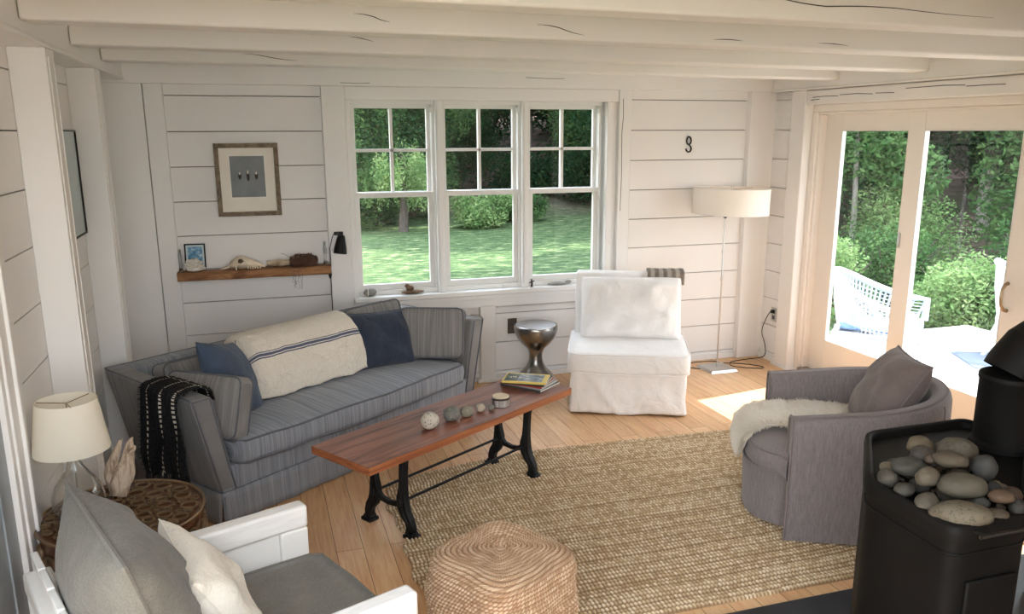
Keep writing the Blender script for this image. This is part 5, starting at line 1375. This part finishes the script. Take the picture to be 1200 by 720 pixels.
for i in range(3): a = 2*PI*i/3+.9; k_.tube([(0, 0, STP-.012), (math.cos(a)*.1, math.sin(a)*.1, STP-.005)], .0018, 5)
k_.tube([(0, 0, .28), (0, 0, STP-.01)], .003, 6); k_.build('spider', M['brass'], t)
# tall forked driftwood
def bark_piece(pts, rad, seed, mb, n=14, flat=.6):
    P_ = spline(pts, 7); R_ = []
    k = len(rad)-1
    for i in range(len(P_)): f = i/(len(P_)-1)*k; j = min(k-1, int(f)); R_.append(rad[j]*(1-(f-j))+rad[j+1]*(f-j))
    def fn(u, v):
        i = min(len(P_)-1, int(round(v*(len(P_)-1)))); a = 2*PI*u; rr = R_[i]*(1+.42*mnoise.noise(Vector((math.cos(a)*1.6, math.sin(a)*1.6, v*3+seed))))
        p = P_[i]; return (p.x+math.cos(a)*rr, p.y+math.sin(a)*rr*flat, p.z+rr*.15*math.sin(a*2))
    mb.grid(fn, n*2, len(P_)-1, cu=True); b0 = len(mb.v)-n*2; mb.f.append(tuple(range(b0, b0+n*2)))
m = MB()
bark_piece([(-.01, 0, 0), (.0, 0, .05), (.015, .0, .10), (.035, .005, .155), (.050, .01, .205), (.062, .012, .225)], [.036, .044, .036, .024, .014, .004], 3, m)
bark_piece([(-.02, .01, .01), (-.03, .012, .07), (-.02, .02, .12), (.005, .03, .18), (.02, .035, .215)], [.024, .026, .022, .016, .005], 8, m)
bark_piece([(.03, 0, .15), (.055, -.004, .175), (.066, -.006, .195)], [.016, .012, .003], 5, m)
M['grey_drift'] = wood('grey_driftwood', [s2l(104, 86, 70), s2l(168, 146, 124), s2l(206, 188, 166), s2l(140, 118, 98)], (26, 26, 4), .85, 2.0, .8)
o = m.build('driftwood', M['grey_drift'], angle=180); place(o, (-.585, 3.355, .502), (0, 0, .2)); tag(o, 'tall forked driftwood piece standing on the ring table behind the jug lamp', 'driftwood')

# ================================================================== WHITE ARMCHAIR (near left)
M['arm_paint'] = paint('white_armchair_paint', (.82, .80, .76), .4)
def grain_paint():
    m, nt, b = new_mat('white_paint_over_grain'); f = noise_n(nt, coords(nt, (1.5, 10, 10)), 2.4, 6, .6, 1.4)
    nt.links.new(ramp(nt, f, [(.35, (.72, .70, .67)), (.6, (.82, .80, .765))]), b.inputs['Base Color']); b.inputs['Roughness'].default_value = .4; bump(nt, b, f, .35, .006); return m
M['grain'] = grain_paint()
AC = math.radians(21.5); AO = (-.70, 2.555)
t = thing('armchair', 'white painted wooden armchair with grey cushions in the near left corner', 'chair', (AO[0], AO[1], 0), AC)
AL, AW = .84, .80; AZ = .605   # local x forward, -y toward the near arm
def slab(n_, x0, x1, y0, y1, z0, z1, mt=None, bv=.008): return MB().box(x0, x1, y0, y1, z0, z1).build(n_, mt or M['arm_paint'], t, bevel=bv, bseg=3)
for y1_ in (0, -AW+.065):
    slab('arm_rail', 0, AL, y1_-.065, y1_, AZ-.085, AZ, M['grain'], .012)
    slab('front_leg', AL-.105, AL-.002, y1_-.063, y1_-.002, 0, AZ-.085, M['arm_paint'])
    slab('rear_leg', .0, .085, y1_-.063, y1_-.002, 0, AZ-.085, M['arm_paint'])
    MB().box(.085, .44, y1_-.044, y1_-.022, .14, AZ-.085).box(.443, AL-.105, y1_-.044, y1_-.022, .14, AZ-.085).build('side_panel', M['arm_paint'], t, bevel=.002)
slab('front_rail', AL-.07, AL-.02, -AW+.065, -.065, .16, .30)
slab('seat_deck', .06, AL-.03, -AW+.067, -.067, .285, .305)
bkp = MB()
for i in range(5): bkp.hexa([(.03, -.075-.13*i, .30), (.05, -.075-.13*i, .30), (.05, -.195-.13*i, .30), (.03, -.195-.13*i, .30), (-.02, -.075-.13*i, .72), (.0, -.075-.13*i, .72), (.0, -.195-.13*i, .72), (-.02, -.195-.13*i, .72)])
bkp.build('back_slats', M['arm_paint'], t, bevel=.003)
slab('back_rail', -.045, .03, -AW+.067, -.067, .60, .66)
AM = Matrix.Translation((AO[0], AO[1], 0)) @ Matrix.Rotation(AC, 4, 'Z')
M['grey_linen'] = fabric('charcoal_grey_linen', s2l(112, 108, 99), .92, 520, .14, .45, 11)
M['grey_pipe'] = fabric('grey_piping', s2l(112, 108, 99), .92, 520, .1)
o = boxed('seat_cushion', .80, .655, .10, M['grey_linen'], 'flat grey seat cushion of the white armchair', 51, M['grey_pipe'], r=.04, crown=.015); o.matrix_world = AM @ Matrix.Translation((.47, -AW/2, .368))
o = pillow('back_cushion', .64, .52, .29, M['grey_linen'], 'big grey cushion leaning on the back of the white armchair', 'cushion', p=2.3, q=.62, pinch=.05, wr=.014, seed=52, pipe=M['grey_pipe'], pr=.008)
o.matrix_world = AM @ Matrix.Translation((.165, -.40, .665)) @ RZ(90) @ RX(74)
M['ivory'] = fabric('ivory_linen', s2l(228, 220, 206), .95, 400, .04, .7, 12)
o = pillow('throw_pillow', .42, .36, .17, M['ivory'], 'crumpled ivory pillow in front of the big grey cushion on the white armchair', 'pillow', seed=53, pinch=.08, wr=.012, pipe=M['ivory'], pr=.003)
o.matrix_world = AM @ Matrix.Translation((.395, -.33, .565)) @ RZ(84) @ RX(62) @ RZ(3)

# ================================================================== STOVE
M['stove'] = plain('stove_black', (.006, .0055, .005), .6, .1, .3, 5, .12, 30, .14)
SX0, SY0 = 1.832, 1.650; SZ = .80
hexp = [(SX0, SY0), (2.115, SY0), (2.62, 2.10), (2.62, 2.38), (2.14, 2.38), (SX0, 2.02)]
def rounded(poly, r_, n=6):
    o_ = []; N = len(poly)
    for i in range(N):
        p = Vector(poly[i]); a = (Vector(poly[i-1])-p).normalized(); b = (Vector(poly[(i+1) % N])-p).normalized()
        A = p+a*r_; B = p+b*r_
        for k in range(n+1): t_ = k/n; o_.append(tuple(A*(1-t_)**2+p*2*t_*(1-t_)+B*t_*t_))
    return o_
def inset(poly, d):
    c = Vector((2.14, 1.97)); return [tuple(c+(Vector(p)-c)*(1-d/(Vector(p)-c).length)) for p in poly]
rp = rounded(hexp, .05)
SO_ = Vector((2.15, 1.95))
t = thing('stove', 'black cast iron stove with stones piled in its top tray, at the right edge', 'stove', (SO_.x, SO_.y, .018))
def loc2(p): return [(a-SO_.x, b-SO_.y) for a, b in p]
zb = SZ-.018
MB().prism(loc2(inset(rp, .012)), .04, zb-.045).build('firebox', M['stove'], t, bevel=.003)
MB().prism(loc2(inset(rp, .03)), 0, .04).build('plinth', M['stove'], t)
m = MB(); lay = [(0, -.055), (-.004, -.03), (0, -.006), (.008, .0), (.020, .0), (.030, -.008), (.034, -.03)]
N = len(rp); V_ = []
for d, z_ in lay:
    for a, b in loc2(inset(rp, d)): m.v.append((a, b, zb+z_))
for j in range(len(lay)-1):
    for i in range(N): k = (i+1) % N; m.f.append((j*N+i, j*N+k, (j+1)*N+k, (j+1)*N+i))
m.f.append(tuple((len(lay)-1)*N+i for i in range(N))); m.build('top_tray', M['stove'], t, angle=50)
gr_ = MB().tube([(a, b, zb-.095) for a, b in loc2(inset(rp, .010))], .004, 6, closed=True); gr_.build('moulding', M['stove'], t)
MB().box(1.90-SO_.x, 2.09-SO_.x, SY0-.004-SO_.y, SY0+.01-SO_.y, .18, .60).build('fire_door', M['stove'], t, bevel=.006)
hb = MB().tube([(1.875-SO_.x, SY0-.045-SO_.y, zb-.012), (2.16-SO_.x, SY0-.045-SO_.y, zb-.012)], .0065, 10)
for x in (1.90, 2.12): hb.tube([(x-SO_.x, SY0-.045-SO_.y, zb-.012), (x-SO_.x, SY0-SO_.y+.004, zb-.02)], .005, 8)
hb.build('rail', plain('dull_iron_rod', (.06, .058, .055), .35, .9), t)
# flue with elbow
fl = MB(); PX, PY = 2.555, 2.15
pp = thing('stove_pipe', 'wide black flue pipe rising behind the stones and bending at the top', 'pipe', (PX, PY, SZ-.026))
MB().lathe([(.112, 0), (.112, .02), (.102, .03), (.102, .25), (.106, .255), (.106, .27), (.102, .275)], 40).build('flue', M['stove'], pp, angle=40)
e_ = MB(); c0 = Vector((0, 0, .365)); ring = []
dirs = [(0, 0), (.04, 18), (.10, 40), (.19, 62), (.32, 78), (.60, 84)]
cen = [Vector((0, 0, .27)), Vector((.015, -.004, .30)), Vector((.06, -.015, .36)), Vector((.12, -.03, .40)), Vector((.20, -.05, .42)), Vector((.36, -.09, .43))]
n = 40
for i, c in enumerate(cen):
    tdir = (cen[min(5, i+1)]-cen[max(0, i-1)]).normalized(); sx = Vector((0, 1, 0)).cross(tdir).normalized(); sy_ = tdir.cross(sx)
    for k in range(n): a = 2*PI*k/n; e_.v.append(tuple(c+(sx*math.cos(a)+sy_*math.sin(a))*.103))
for i in range(5):
    for k in range(n): q2 = (k+1) % n; e_.f.append((i*n+k, i*n+q2, (i+1)*n+q2, (i+1)*n+k))
e_.build('flue_elbow', M['stove'], pp, angle=12)
# stones in the tray: x, y, z, half length, half height, colour, description, yaw
TOP = .772
STN = [
 (1.910, 1.705, .808, .078, .034, (150, 143, 124), 'long speckled buff stone lying at the front edge of the stove tray', -.55),
 (1.985, 1.785, .852, .068, .033, (116, 112, 98), 'olive grey oval stone with a pale band behind the long speckled stone', -.5),
 (1.880, 1.805, .802, .040, .029, (122, 116, 104), 'plain grey brown pebble left of the long speckled stone on the stove', .5),
 (1.937, 1.872, .850, .036, .028, (142, 132, 118), 'round tan pebble left of the banded stone on the stove', 0),
 (1.884, 1.905, .800, .032, .022, (98, 96, 86), 'low olive pebble at the left front rim of the stove tray', .2),
 (1.955, 1.965, .845, .055, .028, (92, 94, 88), 'smooth dark green grey oval stone at the left of the stove pile', -.35),
 (1.890, 1.985, .806, .033, .030, (112, 108, 100), 'grey lump at the left corner of the stove tray', 1.2),
 (1.965, 2.045, .805, .036, .020, (160, 154, 138), 'pale flat pebble at the far left corner of the stove tray', -.3),
 (2.050, 2.015, .852, .042, .032, (116, 110, 102), 'speckled brown grey stone behind the dark oval stone on the stove', .6),
 (2.110, 2.085, .855, .045, .028, (166, 154, 130), 'pale yellowish stone at the far side of the stove pile', .2),
 (2.135, 1.955, .880, .060, .042, (122, 118, 104), 'largest rough round stone on top of the stove pile', -.4),
 (2.035, 1.885, .892, .048, .023, (120, 110, 94), 'layered brown flat stone resting on top of the stove pile', -.7),
 (2.135, 1.850, .868, .045, .038, (84, 86, 86), 'dark slate grey wedge stone beside the flue pipe', .9),
 (2.145, 1.750, .815, .034, .022, (92, 70, 52), 'dark reddish brown stone at the right of the stove pile', .3),
 (2.062, 1.715, .838, .034, .019, (124, 100, 76), 'tan brown angular stone right of the banded stone', -.4),
 (2.020, 1.685, .800, .032, .014, (110, 96, 78), 'thin brown stone under the tan angular stone', -.3),
 (2.105, 1.690, .803, .030, .026, (62, 60, 54), 'dark stone at the right front corner of the stove tray', .4),
 (1.925, 1.850, .795, .018, .016, (100, 98, 92), 'tiny grey pebble between two larger pebbles on the stove', 0),
 (2.000, 1.930, .880, .020, .014, (112, 96, 80), 'small brown pebble between the oval stone and the layered stone', .5),
 (2.20, 2.06, .845, .035, .022, (140, 132, 120), 'small pale stone behind the largest stone near the flue', .1)]
for i, (x, y, z, hl, hh, col, lb, yw) in enumerate(STN):
    cm = s2l(*[int(v_) for v_ in (col[0]*.60, col[1]*.58, col[2]*.54)])
    mt = speck('pebble_%02d' % i, cm, tuple(c*1.35 for c in cm) if i % 2 else tuple(c*.6 for c in cm), 110 if i in (0, 10, 8) else 45, .60 if i in (0, 10, 8, 3) else .66, .12)
    o = rock('stone', (x, y, z), (hl*1.08, hl*(.70 if hl > .05 else .88), hh*1.08), mt, 60+i, lb, rough=.16, rot=(0, 0, yw))
    o['group'] = 'stones in the stove tray'
    if i == 1:
        MB().tube([(.014+.004*math.cos(a), math.cos(a)*.0425, math.sin(a)*.0335) for a in [2*PI*k/30 for k in range(30)]], .0016, 5, closed=True).build('quartz_band', plain('quartz', s2l(170, 162, 146), .7), o)
q = random.Random(15)
for i, (x, y, z, r_) in enumerate([(1.93, 1.78, .79, .030), (1.99, 1.84, .80, .034), (1.96, 1.92, .80, .034), (2.03, 1.95, .81, .036), (2.09, 1.90, .82, .036), (2.08, 1.82, .81, .034), (2.03, 1.76, .80, .032), (2.01, 2.07, .80, .034), (2.07, 2.05, .81, .034), (2.17, 2.00, .82, .036), (2.20, 1.92, .81, .034), (2.16, 1.83, .80, .032), (2.15, 2.10, .81, .034), (1.90, 1.93, .79, .026)]):
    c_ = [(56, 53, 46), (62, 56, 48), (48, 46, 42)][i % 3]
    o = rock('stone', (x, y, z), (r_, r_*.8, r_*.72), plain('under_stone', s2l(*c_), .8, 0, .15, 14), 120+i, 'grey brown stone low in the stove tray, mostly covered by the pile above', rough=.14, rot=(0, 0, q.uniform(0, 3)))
    o['group'] = 'covered stones low in the stove tray'
# filler gravel below the stones
gv = MB(); q = random.Random(5)
for i in range(60):
    x = q.uniform(1.89, 2.25); y = q.uniform(1.71, 2.05)
    if y > SY0+.05 and (x-2.1) < (y-1.72)*1.0: gv.ellip((x, y, TOP+.006), (q.uniform(.012, .022), q.uniform(.012, .02), .010), 8, 6)
o = gv.build('gravel', plain('dark_gravel', s2l(78, 72, 64), .9, 0, .3, 30)); tag(o, 'small dark gravel under the stones in the stove tray', 'gravel', None, 'stuff')

# ================================================================== WINDOW SILL THINGS
SL = .733
o = rock('stone', (.765, 5.935, SL+.030), (.048, .030, .030), plain('sill_grey', s2l(128, 126, 122), .7), 90, 'ringed grey stone at the left end of the window sill', rough=.04)
MB().tube([(-.018, math.cos(a)*.0290, math.sin(a)*.0290) for a in [2*PI*k/28 for k in range(28)]], .004, 6, closed=True).build('pale_ring', plain('pale_quartz', s2l(206, 202, 192), .7), o)
M['duck'] = plain('brown_driftwood', s2l(112, 88, 68), .8, 0, .3, 30)
m = MB(); m.ellip((0, 0, .014), (.085, .028, .013), fn=lambda d: 1+.2*mnoise.noise(d*2)); m.ellip((-.02, 0, .040), (.030, .020, .024), fn=lambda d: 1+.2*mnoise.noise(d*2)); m.ellip((-.042, 0, .062), (.018, .013, .013))
o = m.build('carved_bird', M['duck']); place(o, (1.08, 5.93, SL+.002)); tag(o, 'brown driftwood bird shape resting on the sill under the left window', 'driftwood')
o = MB().box(-.018, .018, -.012, .012, 0, .012).ellip((.004, 0, .022), (.018, .010, .012)).build('sash_lock', M['sash'], bevel=.002); place(o, (1.80, 5.952, SL+.002)); tag(o, 'small pale sash lock on the sill under the middle window', 'latch')
m = MB(); m.tube([(0, 0, .0), (.002, 0, .03), (-.002, 0, .062)], [.009, .007, .006], 7); m.tube([(-.02, 0, .034), (0, -.002, .04), (.022, 0, .046)], [.004, .006, .004], 6)
o = m.build('figurine', plain('dark_figurine', (.03, .022, .018), .6)); place(o, (2.005, 5.905, SL+.002)); tag(o, 'tiny dark twig cross standing on the sill at the right mullion', 'ornament')
m = MB(); m.ellip((0, 0, .011), (.10, .022, .011), fn=lambda d: 1+.15*mnoise.noise(d*3)); m.ellip((.075, 0, .020), (.028, .018, .016))
o = m.build('driftwood', plain('grey_flat_wood', s2l(140, 138, 132), .8, 0, .2, 30)); place(o, (2.24, 5.925, SL+.002)); tag(o, 'flat grey driftwood piece on the sill under the right window', 'driftwood')
# ================================================================== LIGHT AND CAMERA
sun = bpy.data.lights.new('sun', 'SUN'); sun.energy = 5.0; sun.angle = math.radians(.55); sun.color = (1, .97, .92)
so_ = bpy.data.objects.new('sun', sun); COL.objects.link(so_); so_.location = (12, 8, 14)
el = math.radians(56.3); dv = Vector((-.987*math.cos(el), -.159*math.cos(el), -math.sin(el)))
so_.rotation_euler = dv.to_track_quat('-Z', 'Y').to_euler()
w = bpy.data.worlds.new('sky'); scene.world = w; w.use_nodes = True; nt = w.node_tree; nt.nodes.clear()
out = nt.nodes.new('ShaderNodeOutputWorld'); bg = nt.nodes.new('ShaderNodeBackground')
tc = nt.nodes.new('ShaderNodeTexCoord'); sp = nt.nodes.new('ShaderNodeSeparateXYZ'); nt.links.new(tc.outputs['Generated'], sp.inputs[0])
r = nt.nodes.new('ShaderNodeValToRGB'); r.color_ramp.elements[0].position = .0; r.color_ramp.elements[0].color = (1, .975, .94, 1); r.color_ramp.elements[1].position = .8; r.color_ramp.elements[1].color = (.70, .83, 1.0, 1)
nt.links.new(sp.outputs[2], r.inputs[0]); nt.links.new(r.outputs[0], bg.inputs[0]); bg.inputs[1].default_value = 2.5
nt.links.new(bg.outputs[0], out.inputs[0])
cam = bpy.data.cameras.new('camera'); co = bpy.data.objects.new('camera', cam); COL.objects.link(co)
yaw, pitch, roll, fpx, py, px = 3.06838575e-01, 2.29054671e-01, -3.38207869e-03, 9.58365288e+02, 3.78953160e+02, 6.03883374e+02
cy, sy, cp, sp_ = math.cos(yaw), math.sin(yaw), math.cos(pitch), math.sin(pitch)
fw = Vector((sy*cp, cy*cp, -sp_)); rt = Vector((cy, -sy, 0)); up = rt.cross(fw)
c, s = math.cos(roll), math.sin(roll); r2 = rt*c+up*s; u2 = up*c-rt*s
co.matrix_world = Matrix(((r2.x, u2.x, -fw.x, 0), (r2.y, u2.y, -fw.y, 0), (r2.z, u2.z, -fw.z, 1.9), (0, 0, 0, 1)))
cam.sensor_width = 36; cam.lens = fpx/1200*36; cam.shift_y = (py-360)/1200; cam.shift_x = -(px-600)/1200
cam.clip_start = .05; cam.clip_end = 300
scene.camera = co
vs = scene.view_settings; vs.view_transform = 'Standard'; vs.look = 'None'; vs.gamma = 1; vs.use_curve_mapping = False; vs.exposure = 1.58
cyc = scene.cycles; cyc.use_denoising = True; cyc.max_bounces = 10; cyc.diffuse_bounces = 6; cyc.transparent_max_bounces = 12; cyc.sample_clamp_indirect = 6; cyc.caustics_reflective = False; cyc.caustics_refractive = False
